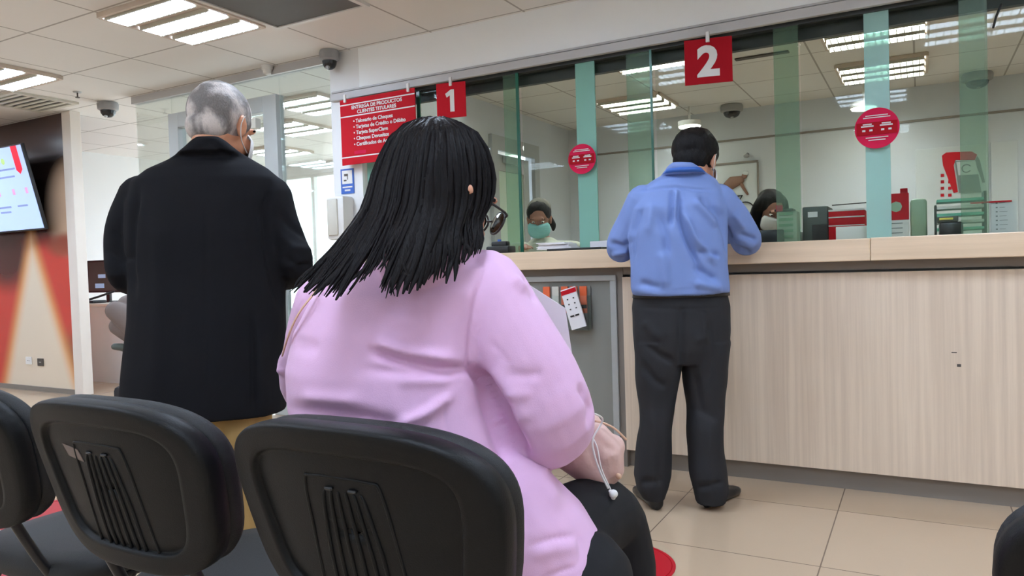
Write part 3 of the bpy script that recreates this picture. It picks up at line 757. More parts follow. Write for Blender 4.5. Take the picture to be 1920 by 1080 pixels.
# round distance stickers on glass
def sticker(px, py, r_px, lab):
    y = YW-.02; c = onY(px, py, y); zz = (c-CAM)@F1; r = r_px*zz/FPX
    x, z = c[0], c[2]
    t = thing('round_sticker', lab, 'sticker', (x, y, z), 'round crimson stickers on the teller glass')
    obj('disc', MB().disc((x, y, z), r, -.002, 'y', 48), 'pinkred', t)
    def band(z0, z1):
        pts = []
        for s_, zz_ in ((-1, z0), (1, z0), (1, z1), (-1, z1)): pts.append((x+s_*math.sqrt(max(r*r-(zz_-z)**2, 0))*.96, zz_))
        return pts
    obj('dark_band', MB().prism(band(z-r*.32, z+r*.30), y-.0021, .0008), 'darkred', t)
    m = MB()
    for s_ in (-1, 1):
        cxx = x+s_*r*.42
        m.box((cxx-r*.28, y-.0037, z+r*.08), (cxx+r*.28, y-.003, z+r*.15)); m.box((cxx-r*.2, y-.0037, z+r*.18), (cxx+r*.2, y-.003, z+r*.24))
        for q in (-1, 1): m.box((cxx+q*r*.16-r*.07, y-.0037, z-r*.14), (cxx+q*r*.16+r*.07, y-.003, z-r*.05))
    for zz_, w in ((.5, .6), (.6, .5), (-.48, .5), (-.6, .38)): m.box((x-r*w, y-.0037, z+r*zz_), (x+r*w, y-.0021, z+r*(zz_+.045)))
    obj('pale_marks', m, 'mask_white', t)
sticker(1091, 298, 28, 'small round crimson sticker on the teal band left of the man in blue')
sticker(1644, 240, 38, 'large round crimson sticker on the pale band right of the man in blue')

# ------------------------------------------------------------------ things on and behind the counter
ZT = 1.173
def span(x0, y0, x1, Y):
    a = onY(x0, y0, Y); b = onY(x1, y0, Y); return a[0], b[0], (a[2]+b[2])/2
# stuff in front of the glass
x0, x1, z = span(918, 452, 960, 3.95)
t = thing('card_terminal', 'black desk device on the counter beside the glasses of the seated woman', 'card terminal', ((x0+x1)/2, 3.95, ZT))
obj('body', MB().box((x0, 3.90, ZT), (x1, 4.0, ZT+.045), bev=.01), 'black', t, True)
obj('head', MB().box((x0+.02, 3.93, ZT+.035), (x1-.03, 3.985, ZT+.075), bev=.01), 'black', t, True)
obj('button', MB().disc((x0+.07, 3.95, ZT+.074), .012, .012), 'blue', t, True)
x0, x1, z = span(1035, 468, 1136, 3.85)
tag(obj('clipboard', MB().box((x0, 3.78, ZT), (x1, 3.98, ZT+.012), bev=.003), 'black'), 'thin black folder lying on the counter left of the man in blue', 'folder')
x0, x1, z = span(1012, 450, 1080, 4.02)
ps = MB()
for k in range(7): ps.box((x0+random.uniform(-.01, .01), 3.99+random.uniform(-.01, .01), ZT+.0125+k*.006), (x1+random.uniform(-.01, .01)-.03*k/3, 4.12, ZT+.018+k*.006), rz=random.uniform(-.08, .08))
tag(obj('paper_stack', ps, 'paper'), 'loose stack of white papers before the teller in the green mask', 'papers')
x0, x1, z = span(1107, 450, 1140, 4.0)
tag(obj('paper_pad', MB().box((x0, 3.99, ZT+.0), (x1, 4.1, ZT+.05), bev=.003), 'paper'), 'white paper block left of the elbow of the man in blue', 'papers')
# behind the glass
def item(name, cat, lab, px0, px1, ytop, Y, dep, m, bev=.008, group=None):
    x0, x1, z = span(px0, ytop, px1, Y)
    o = obj(name, MB().box((x0, Y, ZT), (x1, Y+dep, z), bev=bev), m, None, True); tag(o, lab, cat, group); return o, x0, x1, z
o, x0, x1, z = item('computer_monitor', 'monitor', 'small black monitor back before the teller with long dark hair', 1421, 1469, 431, 4.3, .03, 'black')
obj('stand', MB().box(((x0+x1)/2-.02, 4.33, ZT), ((x0+x1)/2+.02, 4.38, z-.01), bev=.003), 'black', o)
o, x0, x1, z = item('receipt_printer', 'printer', 'white upright slotted printer right of the teller with long dark hair', 1456, 1494, 396, 4.36, .12, 'offwhite')
sl = MB()
for k in range(5): sl.box((x0+.012, 4.353, ZT+.03+k*.032), (x1-.02, 4.36, ZT+.045+k*.032))
obj('slots', sl, 'palegreen', o); obj('top_lid', MB().box((x0-.01, 4.35, z), (x1-.02, 4.47, z+.014), bev=.003), 'black', o); obj('red_tag', MB().box((x0+.0, 4.345, z+.0), (x0+.035, 4.352, z+.035)), 'pinkred', o)
o, x0, x1, z = item('office_printer', 'printer', 'dark grey printer with paper tray behind the glass beside the red box', 1504, 1552, 387, 4.45, .28, 'armgreen')
obj('output_tray', MB().quad((x0+.15, 4.5, z+.0), (x1+.26, 4.5, z+.005), (x1+.26, 4.68, z+.02), (x0+.15, 4.68, z+.012), .006), 'black', o)
obj('label', MB().box((x0+.03, 4.443, z-.06), (x0+.08, 4.45, z-.03)), 'white', o); obj('dark_opening', MB().box((x0+.05, 4.44, ZT+.0), (x1-.0, 4.449, ZT+.10), bev=.002), 'black', o)
o, x0, x1, z = item('red_box', 'box', 'crimson box with pale stripes behind the glass under the pale band', 1553, 1621, 394, 4.42, .2, 'red', .004)
obj('stripes', MB().box((x0, 4.417, z-.04), (x1, 4.42, z-.033)).box((x0, 4.417, z-.085), (x1, 4.42, z-.08)).box((x0, 4.417, z-.004), (x1, 4.42, z+.006)), 'mask_white', o)
item('white_box', 'box', 'low white box on the counter behind the glass before the red box', 1567, 1641, 424, 4.2, .1, 'white', .003)
x0, x1, z = span(1656, 363, 1704, 4.35)
t = thing('desk_calendar', 'red and white desk calendar behind the glass right of the pale band', 'calendar', ((x0+x1)/2, 4.35, ZT))
obj('board', MB().box((x0, 4.35, ZT), (x1, 4.37, z), bev=.002), 'white', t)
hm = z-(z-ZT)*.58
obj('red_picture', MB().box((x0, 4.346, hm), (x1, 4.35, z)), 'red', t)
obj('flower_picture', MB().disc(((x0+x1)/2, 4.3455, (hm+z)/2), .028, -.002, 'y', 8).disc(((x0+x1)/2, 4.343, (hm+z)/2+.005), .014, -.002, 'y', 16), 'palegreen', t)
obj('red_tab', MB().box((x1-.04, 4.352, z), (x1-.005, 4.362, z+.025), bev=.002), 'darkred', t)
gl_ = MB()
for k in range(3): gl_.box((x0+.015, 4.3475, ZT+.03+k*.025), (x1-.03, 4.3495, ZT+.034+k*.025))
obj('grey_lines', gl_, 'postergrey', t)
item('green_bin', 'box', 'pale green rounded container right of the desk calendar', 1706, 1738, 372, 4.5, .16, 'palegreen', .02)
x0, x1, z = span(1635, 378, 1650, 4.3)
t = thing('table_ornament', 'small red flower ornament left of the desk calendar', 'ornament', (x0, 4.3, ZT))
obj('stem', MB().tube([(x0, 4.3, ZT), (x0+.01, 4.3, z-.05)], .003, 8), 'armgreen', t)
fl = MB()
for k in range(6): fl.ell((x0+.01+.02*math.cos(k*1.05), 4.3, z-.035+.02*math.sin(k*1.05)), (.013, .008, .013), None, 10, 6)
obj('petals', fl, 'pinkred', t, True); obj('foot', MB().disc((x0, 4.3, ZT), .02, .006), 'armgreen', t, True)
x0, x1, z = span(1757, 405, 1806, 4.35)
t = thing('banknote_counter', 'black banknote machine with yellow label before the stacked trays', 'machine', ((x0+x1)/2, 4.35, ZT))
obj('body', MB().box((x0+.01, 4.35, ZT), (x1, 4.5, z-.03), bev=.012), 'black', t, True)
obj('hopper', MB().box((x0, 4.36, z-.03), (x1-.02, 4.46, z), bev=.006), 'armgreen', t, True)
obj('yellow_label', MB().box((x0+.01, 4.353, z-.018), (x0+.07, 4.36, z-.008)), 'yellow', t)
x0, x1, z = span(1756, 364, 1845, 4.55)
t = thing('letter_trays', 'stack of teal and white letter trays before the cash machine poster', 'letter trays', ((x0+x1)/2, 4.6, ZT))
zt = [ZT+(z-ZT)*k/6 for k in range(6)]
for k, q in enumerate(zt): obj('tray', MB().box((x0+.0, 4.55, q), (x1, 4.73, q+.016), bev=.003), 'trayteal' if k % 2 else 'white', t)
obj('side_posts', MB().box((x1, 4.56, ZT), (x1+.012, 4.72, z+.01)).box((x0-.01, 4.56, ZT), (x0, 4.72, z-.05)), 'armgreen', t)
x0, x1, z = span(1858, 376, 1906, 4.5)
t = thing('rate_notice', 'pale notice with fine grey lines at the right end of the counter', 'notice', ((x0+x1)/2, 4.5, ZT))
obj('sheet', MB().box((x0, 4.5, ZT), (x1, 4.508, z)), 'board', t)
gl_ = MB()
for k in range(7): gl_.box((x0+.02, 4.4975, ZT+.03+k*.022), (x0+.028, 4.4995, ZT+.036+k*.022)); gl_.box((x0+.036, 4.4975, ZT+.032+k*.022), (x1-.03+random.uniform(-.02, 0), 4.4995, ZT+.034+k*.022))
obj('grey_lines', gl_, 'postergrey', t); obj('red_top_line', MB().box((x0-.09, 4.49, z-.008), (x1-.02, 4.4995, z-.0)), 'red', t)
obj('support_foot', MB().box((x0+.03, 4.508, ZT), (x1-.03, 4.56, ZT+.006)), 'board', t)

# posters on the back wall
def wallz(px, py, Y=7.98): return onY(px, py, Y)
a = wallz(1716, 282); b = wallz(1852, 268); x0, x1, z1 = a[0], b[0], (a[2]+b[2])/2; z0 = 1.0; y = 7.98
t = thing('cash_machine_poster', 'white poster with a red and grey cash machine picture', 'poster', ((x0+x1)/2, y, z0))
obj('sheet', MB().box((x0, y, z0), (x1, 7.999, z1), bev=.003), 'board', t)
def pz(px, py): q = wallz(px, py); return q[0], q[2]
def outline_tube(pts, r, m, nm): return obj(nm, MB().xf(lambda p: p).prism(pts, y-.001, .004), m, t)
outline_tube([pz(*p) for p in ((1766, 292), (1774, 286), (1822, 284), (1832, 290), (1828, 300), (1792, 300), (1788, 310), (1796, 360), (1788, 362), (1768, 310))], 0, 'red', 'red_arch')
outline_tube([pz(*p) for p in ((1832, 292), (1837, 300), (1847, 342), (1842, 343), (1828, 302))], 0, 'postergrey', 'grey_arm')
obj('dark_body', MB().prism([pz(*p) for p in ((1790, 302), (1830, 302), (1840, 360), (1798, 362))], y-.0055, .004), 'postergrey', t)
sc_ = obj('machine_screen', MB().prism([pz(*p) for p in ((1793, 304), (1829, 302), (1834, 327), (1797, 329))], y-.01, .004), 'board', t)
cc = pz(1812, 316)
obj('ring_mark', MB().tube([(cc[0]+.035*math.cos(q), y-.016, cc[1]+.035*math.sin(q)) for q in np.linspace(.6, 5.6, 14)], .005, 8), 'postergrey', sc_)
sq = MB()
for px, py in ((1767, 329), (1767, 341), (1767, 353), (1767, 366), (1781, 341), (1781, 353), (1781, 366)):
    q = pz(px, py); sq.box((q[0]-.014, y-.004, q[1]-.014), (q[0]+.014, y-.001, q[1]+.014))
obj('red_squares', sq, 'red', t)
a = wallz(1858, 267); b = wallz(1908, 262)
tag(obj('notice_sheet', MB().box((a[0], 7.98, .95), (b[0], 7.999, (a[2]+b[2])/2), bev=.003), 'board'), 'tall plain pale board at the right of the cash machine poster', 'board')
a = wallz(1326, 312); b = wallz(1419, 304); x0, x1, z1 = a[0], b[0], (a[2]+b[2])/2
t = thing('cyclist_poster', 'tall pale poster with a leaning cyclist behind the man in blue', 'poster', ((x0+x1)/2, y, .9))
obj('sheet', MB().box((x0, y, .9), (x1, 7.999, z1), bev=.003), 'board', t)
obj('frame_edge', MB().box((x0-.01, y-.01, z1), (x1+.01, 7.999, z1+.02)).box((x1, y-.01, .9), (x1+.015, 7.999, z1)), 'plinth', t)
fg = MB()
def fp(px, py, d=.012): q = wallz(px, py); return np.array([q[0], y-d, q[2]])
fg.tube([fp(1362, 352), fp(1374, 342), fp(1388, 338)], [.05, .065, .045], 12, flat=.3, flatdir=(0, 1, 0))
fg.ell(fp(1396, 330), (.028, .009, .032)); fg.tube([fp(1388, 340), fp(1394, 352), fp(1402, 364)], [.022, .016, .012], 10, flat=.4, flatdir=(0, 1, 0))
obj('cyclist_figure', fg, 'posterbrown', t, True)
obj('white_helmet', MB().ell(fp(1398, 325, .016), (.03, .008, .02)), 'board', t, True)
bk = MB().tube([fp(1372, 362), fp(1384, 384), fp(1392, 366), fp(1384, 368)], .009, 8)
for p_, r_ in (((1370, 400), .11), ((1398, 395), .09)):
    q = fp(*p_); bk.tube([q+np.array([r_*math.cos(a_), 0, r_*math.sin(a_)]) for a_ in np.linspace(0, 2*PI, 25)], .007, 6, round_ends=False)
obj('bicycle', bk, 'black', t, True)
q = wallz(1402, 303)
tag(obj('picture_lamp', MB().tube([(q[0], 7.93, q[2]+.06), (q[0], 7.96, q[2]+.08), (q[0], 7.999, q[2]+.08)], .012, 8).ell((q[0], 7.92, q[2]+.05), (.03, .03, .02)), 'domegrey', None, True), 'small grey lamp above the cyclist poster', 'lamp')

# brochure holder on the counter front
x0, x1 = Xc(1020, 540), Xc(1106, 540); z1 = onY(1060, 537, 3.72)[2]; z0 = onY(1100, 618, 3.70)[2]
t = thing('brochure_holder', 'clear holder with orange leaflets on the grey counter panel', 'brochure holder', ((x0+x1)/2, 3.715, z0))
obj('clear_pocket', MB().box((x0, 3.675, z0), (x1, 3.678, z1-.05)).box((x0, 3.675, z0-.003), (x1, 3.722, z0)).box((x0-.003, 3.675, z0), (x0, 3.722, z1-.05)).box((x1, 3.675, z0), (x1+.003, 3.722, z1-.05)), 'acrylic', t)
obj('back_plate', MB().box((x0, 3.722, z0), (x1, 3.7275, z1)), 'greypanel', t)
n = 5
for k in range(n):
    q0 = x0+(x1-x0)*k/n; q1 = x0+(x1-x0)*(k+.72)/n
    lf = obj('leaflet', MB().box((q0, 3.706, z0+.09), (q1, 3.716, z1)), 'orange' if k != 1 else 'offwhite', None)
    tag(lf, ['orange leaflet at the left end of the counter holder', 'cream leaflet between orange ones in the counter holder', 'orange leaflet left of the tilted white brochure', 'orange leaflet behind the tilted white brochure', 'orange leaflet at the right end of the counter holder'][k], 'leaflet', 'leaflets in the counter holder')
    obj('dark_band', MB().box((q0, 3.704, z0+.115), (q1, 3.7058, z0+.135)), 'black', lf)
cxm, czm = Xc(1083, 577), onY(1083, 577, 3.70)[2]; tl = math.radians(-16)
def tilt(p): dx, dz = p[0]-cxm, p[2]-czm; return np.array([cxm+dx*math.cos(tl)-dz*math.sin(-tl)*1, p[1], czm+dz*math.cos(tl)+dx*math.sin(-tl)*1])
def tilt(p):
    dx, dz = p[0]-cxm, p[2]-czm; a_ = -tl; return np.array([cxm+dx*math.cos(a_)-dz*math.sin(a_), p[1], czm+dx*math.sin(a_)+dz*math.cos(a_)])
hw_, hh_ = .045, .112
br = obj('tilted_brochure', MB().box((cxm-hw_, 3.662, czm-hh_), (cxm+hw_, 3.672, czm+hh_)).xf(tilt), 'paper'); tag(br, 'tilted white brochure with red top edge over the orange leaflets', 'leaflet')
obj('red_band', MB().box((cxm-hw_, 3.660, czm+hh_-.03), (cxm+hw_, 3.6618, czm+hh_-.006)).xf(tilt), 'red', br)
dm = MB()
for q in range(3):
    for s_ in (-1, 1): dm.box((cxm+s_*.018-.004, 3.660, czm+.05-q*.028), (cxm+s_*.018+.004, 3.6618, czm+.057-q*.028))
dm.box((cxm-.03, 3.660, czm-.045), (cxm-.006, 3.6618, czm-.036)).box((cxm+.0, 3.660, czm-.045), (cxm+.024, 3.6618, czm-.036))
obj('dark_marks', dm.xf(tilt), 'black', br)

# ------------------------------------------------------------------ left side: television, sockets, office desk
tiltv = math.radians(11)
tx1 = -7.17; tx0 = -8.45; tz0, tz1 = 1.585, 2.36; tyb = 3.97
def tvx(p):
    dz = p[2]-tz0; dy = p[1]-tyb; return np.array([p[0]-.05*dz/(tz1-tz0), tyb+dy*math.cos(tiltv)-dz*math.sin(tiltv), tz0+dz*math.cos(tiltv)+dy*math.sin(tiltv)])
t = thing('television', 'wall television with a pale blue screen at the left edge', 'television', ((tx0+tx1)/2, tyb, tz0))
obj('casing', MB().box((tx0-.015, tyb, tz0-.018), (tx1+.015, tyb+.03, tz1+.012), bev=.006).xf(tvx), 'black', t)
scn = obj('screen', MB().box((tx0, tyb-.003, tz0), (tx1, tyb-.0005, tz1)).xf(tvx), 'tvscreen', t)
obj('red_ribbon', MB().add([(tx1-.17, tyb-.006, tz1), (tx1-.07, tyb-.006, tz1), (tx1-.07, tyb-.006, tz1-.22), (tx1-.12, tyb-.006, tz1-.26), (tx1-.17, tyb-.006, tz1-.22)], [(0, 1, 2, 3, 4)]).xf(tvx), 'tvred', scn)
tm = MB()
for zf, a_, b_ in ((.73, .35, .85), (.64, .35, .82), (.28, .3, .42), (.28, .5, .66), (.28, .75, .88), (.22, .3, .44), (.22, .5, .64)):
    tm.box((tx0+(tx1-tx0)*a_, tyb-.006, tz0+(tz1-tz0)*zf), (tx0+(tx1-tx0)*b_, tyb-.0045, tz0+(tz1-tz0)*zf+.016))
obj('text_lines', tm.xf(tvx), 'tvtext', scn)
obj('green_mark', MB().disc((tx0+(tx1-tx0)*.72, tyb-.0045, tz0+(tz1-tz0)*.84), .03, -.0015, 'y').xf(tvx), 'tvgreen', scn)
pk = MB()
for a_ in (.36, .55, .75, .92): pk.box((tx0+(tx1-tx0)*a_-.02, tyb-.006, tz0+(tz1-tz0)*.43), (tx0+(tx1-tx0)*a_+.02, tyb-.0045, tz0+(tz1-tz0)*.5))
obj('pink_symbols', pk.xf(tvx), 'tvpink', scn)
obj('wall_bracket', MB().box((-7.9, tyb-.02, 1.9), (-7.7, YW-.0205, 2.1)), 'black', t)
def sock(px, py, m, lab):
    c = onY(px, py, YW-.02); t = thing('wall_socket', lab, 'socket', (c[0], YW-.02, c[2]), None)
    obj('plate', MB().box((c[0]-.05, YW-.03, c[2]-.037), (c[0]+.05, YW-.0205, c[2]+.037), bev=.003), m, t)
    obj('holes', MB().disc((c[0]-.012, YW-.0301, c[2]), .006, -.002, 'y', 12).disc((c[0]+.012, YW-.0301, c[2]), .006, -.002, 'y', 12), 'gapdark' if m == 'white' else 'white', t)
sock(55, 676, 'white', 'white wall socket low on the cream part of the mural')
sock(77, 679, 'gapdark', 'small dark socket right of the white wall socket')

# office desk beyond the opening, monitor, chair
t = thing('office_desk', 'white panelled office desk beyond the white column', 'desk', (-7.3, 4.95, 0))
obj('front_panel', MB().box((-8.2, 4.70, 0), (-6.5, 4.74, .80)), 'deskpanel', t)
obj('desktop', MB().box((-8.25, 4.67, .80), (-6.45, 5.25, .83), bev=.004), 'white', t)
obj('side_panel', MB().box((-8.2, 4.74, 0), (-8.16, 5.2, .80)), 'deskpanel', t); obj('side_panel', MB().box((-6.54, 4.74, 0), (-6.5, 5.2, .80)), 'deskpanel', t)
a = onY(163, 489, 4.95); b = onY(228, 548, 4.95)
t = thing('desktop_monitor', 'dark computer monitor on the office desk left of the black suit', 'monitor', ((a[0]+b[0])/2, 5.0, .83))
obj('casing', MB().box((a[0], 4.95, b[2]), (b[0]+.1, 4.985, a[2]), bev=.005), 'black', t)
obj('screen', MB().box((a[0]+.02, 4.947, b[2]+.02), (b[0]+.08, 4.9495, a[2]-.02)), 'darktile', t)
obj('reflected_papers', MB().box((a[0]+.14, 4.944, b[2]+.05), (a[0]+.3, 4.9465, b[2]+.10)).box((a[0]+.2, 4.944, b[2]+.16), (a[0]+.33, 4.9465, b[2]+.20)), 'screen', t)  # reflection of papers, painted as glowing patches on the dark screen
obj('stand', MB().box(((a[0]+b[0])/2-.03, 4.985, .84), ((a[0]+b[0])/2+.03, 5.01, b[2]+.1)).box(((a[0]+b[0])/2-.1, 4.93, .83), ((a[0]+b[0])/2+.1, 5.08, .842)), 'black', t)
q0 = onY(166, 566, 4.75); q1 = onY(196, 545, 4.9)
tag(obj('desk_phone', MB().box((q0[0], 4.72, .83), (q0[0]+.12, 4.88, .86), bev=.01).tube([(q0[0]+.02, 4.74, .87), (q0[0]+.11, 4.80, .90), (q0[0]+.25, 4.88, .95)], .012, 10), 'black', None, True), 'black telephone with raised handset on the office desk', 'telephone')
# visitor chair in taupe
c0 = P(252, 640, 4.1); t = thing('upholstered_chair', 'taupe upholstered chair half hidden left of the black suit', 'chair', (c0[0], c0[1], 0))
zc = 4.1
bk = MB().tube([P(217, 583, zc), P(252, 606, zc), P(290, 640, zc)], [.055, .075, .08], 18, flat=1.0).tube([P(222, 612, zc+.05), P(252, 628, zc+.05), P(290, 650, zc+.05)], [.05, .06, .065], 16)
bk.tube([P(243, 575, zc+.1), P(270, 590, zc+.12), P(300, 620, zc+.1)], [.07, .09, .09], 16)
organic('backrest', bk, 'taupe', t, .008, 4)
obj('armrest', MB().tube([P(215, 650, zc), P(232, 652, zc), P(242, 662, zc), P(252, 690, zc)], [.018, .022, .02, .02], 12, smooth=4), 'armgreen', t, True)
obj('label_tag', MB().tube([P(243, 628, zc-.02), P(246, 648, zc-.02)], [.016, .016], 10), 'yellow', t, True)
obj('curved_frame', MB().tube([P(262, 680, zc), P(240, 700, zc), P(226, 730, zc), P(219, 765, zc), P(219, 790, zc)], .013, 12, smooth=4), 'alu', t, True)
sc0 = P(275, 745, zc); obj('seat', MB().box((sc0[0]-.16, sc0[1]-.1, .40), (sc0[0]+.3, sc0[1]+.34, .50), bev=.03), 'darkcloth', t, True)
for k, (dx, dy) in enumerate(((-.13, -.07), (.27, -.07), (-.13, .31), (.27, .31))):
    obj('leg', MB().tube([(sc0[0]+dx, sc0[1]+dy, .42), (sc0[0]+dx, sc0[1]+dy, .012)], .014, 10), 'alu', t, True)

# floor markers
def fmark(x, y, r, lab):
    t = thing('floor_marker', lab, 'floor sticker', (x, y, .001), 'round red floor markers')
    obj('vinyl_disc', MB().lathe((x, y, .001), [(r-.002, 0), (r, .0005), (r-.001, .002)], 64), 'floorred', t)
    rim = [];
    obj('dark_rim', MB().rings([[(x+q*math.cos(a_), y+q*math.sin(a_), z_) for a_ in np.linspace(0, 2*PI, 64, endpoint=False)] for q, z_ in ((r*.93, .0031), (r*.93, .0038), (r*.945, .0038), (r*.945, .0031))], cap=False), 'darkred', t)
    return t
fmark(-.985, 2.50, .215, 'round red floor marker showing beside the black trouser leg')
t = fmark(-3.62, 1.78, .34, 'round red floor marker with pale marks under the left chair')
m_ = MB()
for k in range(3): m_.box((-3.62, 1.60+.09*k, .0032), (-3.30, 1.63+.09*k, .0038))
obj('pale_marks', m_, 'mask_white', t)
fmark(-3.02, 1.38, .25, 'round red floor marker below the second chair from the left')

# ------------------------------------------------------------------ waiting chairs
def cside(x, y, par_name, lab):
    """moulded visitor chair facing +Y with its backrest top at height .88"""
    t = thing('waiting_chair', lab, 'chair', (0, 0, 0), 'black moulded waiting chairs in a row')
    Z0, Z1, HW = .55, .888, .268
    def outline(k, n=72):
        out = []
        for i in range(n):
            q = 2*PI*i/n; c_, s_ = math.cos(q), math.sin(q)
            e = 3.4 if k > .9 else 3.4+(.9-k)*9 if k > .7 else 5.2
            u = math.copysign(abs(c_)**(2/e), c_); v = math.copysign(abs(s_)**(2/e), s_)
            w = HW*(1-.20*(1-v)/2 - .02*(v > .0)*v*v)
            out.append((u*w*k, v*((Z1-Z0)/2)*(1-(1-k)*1.08)))
        return out
    zm = (Z0+Z1)/2; til = math.radians(15)
    def place(u, v, d):      # d: distance behind the neutral sheet, towards the viewer
        yy = -d + 1.1*u*u*.55 - .0
        dz = v + .018*math.cos(u/HW*1.3)-.018
        y2 = yy*math.cos(til)-(dz-(Z1-zm))*math.sin(til)*1.0; z2 = zm+(dz)*math.cos(til)+(1-math.cos(til))*(Z1-zm)+yy*math.sin(til)*-.0 - .0
        return (u, y2, z2 + yy*math.sin(til)*.25)
    def sheet(prof):
        return MB().rings([[place(u, v, d) for u, v in outline(k)] for k, d in prof])
    shell = [(.86, .000), (.97, .000), (.995, .006), (1.0, .020), (.998, .034), (.985, .041), (.965, .043), (.90, .042), (.80, .041), (.765, .040), (.755, .037), (.748, .031), (.738, .029), (.72, .0295), (.6, .031), (.4, .031), (.2, .031), (.05, .031)]
    obj('back_shell', sheet(shell), 'chair', t, 'all')
    cush = [(.3, -.052), (.7, -.050), (.88, -.046), (.96, -.036), (.985, -.022), (.975, -.008), (.95, -.0005), (.8, 0.0)]
    obj('back_cushion', sheet(cush), 'chairfab', t, 'all')
    if not hasattr(cside, 'pl'): cside.pl = place
    # raised rib panel with vertical ribs on the shell
    rb = MB()
    for k, u in enumerate((-.052, -.032, -.011, .011, .032, .052)):
        rb.tube([place(u*(1.0), -.13, .0305), place(u*.95, -.04, .0310), place(u*.75, .045, .0310), place(u*.65, .062, .030)], [.0032, .0036, .0032, .0025], 10, smooth=3)
    rb.tube([place(-.085, -.135, .0305), place(-.078, -.02, .0305), (place(-.07, .072, .0305)), place(-.05, .085, .0305), place(.05, .085, .0305), place(.07, .072, .0305), place(.078, -.02, .0305), place(.085, -.135, .0305)], .0028, 10, smooth=5)
    obj('rib_panel', rb, 'chair', t, True)
    for u in (-.022, .022):
        obj('screw', MB().tube([place(u-.005, .068, .033), place(u+.005, .068, .033)], .003, 8), 'frame', t, True)
    # seat
    st = MB(); rs = []
    for z_, k in ((.405, .9), (.412, .98), (.43, 1.0), (.45, .985), (.462, .92), (.466, .7), (.464, .3)):
        rs.append([(math.copysign(abs(math.cos(q))**.55, math.cos(q))*.235*k, .34+math.copysign(abs(math.sin(q))**.55, math.sin(q))*.215*k, z_ - .01*math.cos(q)**2*0) for q in [2*PI*i/64 for i in range(64)]])
    st.rings(rs); obj('seat', st, 'chairfab', t, 'all')
    # frame tubes
    for s_ in (-1, 1):
        b0 = place(s_*.13, -.12, .02); 
        obj('back_upright', MB().tube([b0, (s_*.14, .17, .40), (s_*.17, .26, .385), (s_*.18, .5, .385)], [.011]*4, 12, smooth=5), 'frame', t, True)
        obj('leg', MB().tube([(s_*.2, .50, .39), (s_*.225, .56, .2), (s_*.23, .58, .02)], .0115, 12, smooth=3), 'frame', t, True)
        obj('leg', MB().tube([(s_*.2, .22, .39), (s_*.225, .12, .2), (s_*.235, .06, .02)], .0115, 12, smooth=3), 'frame', t, True)
        obj('side_rail', MB().tube([(s_*.2, .20, .395), (s_*.2, .52, .395)], .0115, 12), 'frame', t, True)
    obj('cross_rail', MB().tube([(-.2, .3, .39), (.2, .3, .39)], .0115, 12).tube([(-.2, .46, .39), (.2, .46, .39)], .0115, 12), 'frame', t, True)
    return t
def place_sticker(par):
    pl = cside.pl; q = [pl(-.112, .078, .0325), pl(-.060, .070, .0325), pl(-.050, .046, .0325), pl(-.102, .054, .0325)]
    o = obj('sticker', MB().quad(*q, .0012), 'taupe', None, label='faded pale sticker on the shell'); o.parent = par
chair0 = cside(0, 0, '', 'black moulded chair under the woman in the lilac blazer')
def chair_at(o, x, y, rz=0): o.location = (x, y, 0); o.rotation_euler = (0, 0, rz)
chair_at(chair0, -.725, .795, 0)
for x, y, rz, lab in ((-1.283, .785, .0, 'black moulded chair with a small sticker, left of the woman'),
                      (-1.865, .785, .0, 'black moulded chair at the left edge of the photograph'),
                      (.308, .832, .0, 'black moulded chair cut off at the lower right corner')):
    c = copy_tree(chair0); chair_at(c, x, y, rz); c['label'] = lab
bpy.context.view_layer.update()
# small sticker on the second chair's shell
stc = bpy.data.objects['waiting_chair.001']
place_sticker(stc)


# ================================================================== PEOPLE
def greyhair():
    m, nb, b = newmat('grey_hair')
    tc = nb.new('ShaderNodeTexCoord'); mp = nb.new('ShaderNodeMapping'); nb.put(mp.inputs[0], tc.outputs['Object']); mp.inputs['Scale'].default_value = (1, 1, .6)
    n1 = nb.new('ShaderNodeTexNoise'); nb.put(n1.inputs['Vector'], mp.outputs[0]); n1.inputs['Scale'].default_value = 16; n1.inputs['Detail'].default_value = 3
    n2 = nb.new('ShaderNodeTexNoise'); nb.put(n2.inputs['Vector'], mp.outputs[0]); n2.inputs['Scale'].default_value = 240
    f = nb.m('ADD', nb.ss(n1.outputs[0], .38, .62), nb.m('MULTIPLY', nb.m('SUBTRACT', n2.outputs[0], .5), .5), clamp=True)
    nb.put(b.inputs['Base Color'], nb.mix(f, lin((112, 106, 102)), lin((204, 192, 184)))); b.inputs['Roughness'].default_value = .6
    bp = nb.new('ShaderNodeBump'); bp.inputs['Strength'].default_value = .6; bp.inputs['Distance'].default_value = .004
    nb.put(bp.inputs['Height'], n2.outputs[0]); nb.put(b.inputs['Normal'], bp.outputs[0])
    return m
M['greyhair'] = greyhair()
def hat(c, A, s):
    c = np.array(c, float)
    return lambda x, y, z: c + s*(A[0]*x+A[1]*y+A[2]*z)
def ear_loop(par, at, side=1, m='mask_white'):
    obj('ear_loop', MB().tube([at(side*.088, -.012, .022), at(side*.089, -.022, -.01), at(side*.08, .0, -.045), at(side*.064, .05, -.06)], .0016, 6, smooth=4), m, par, True)
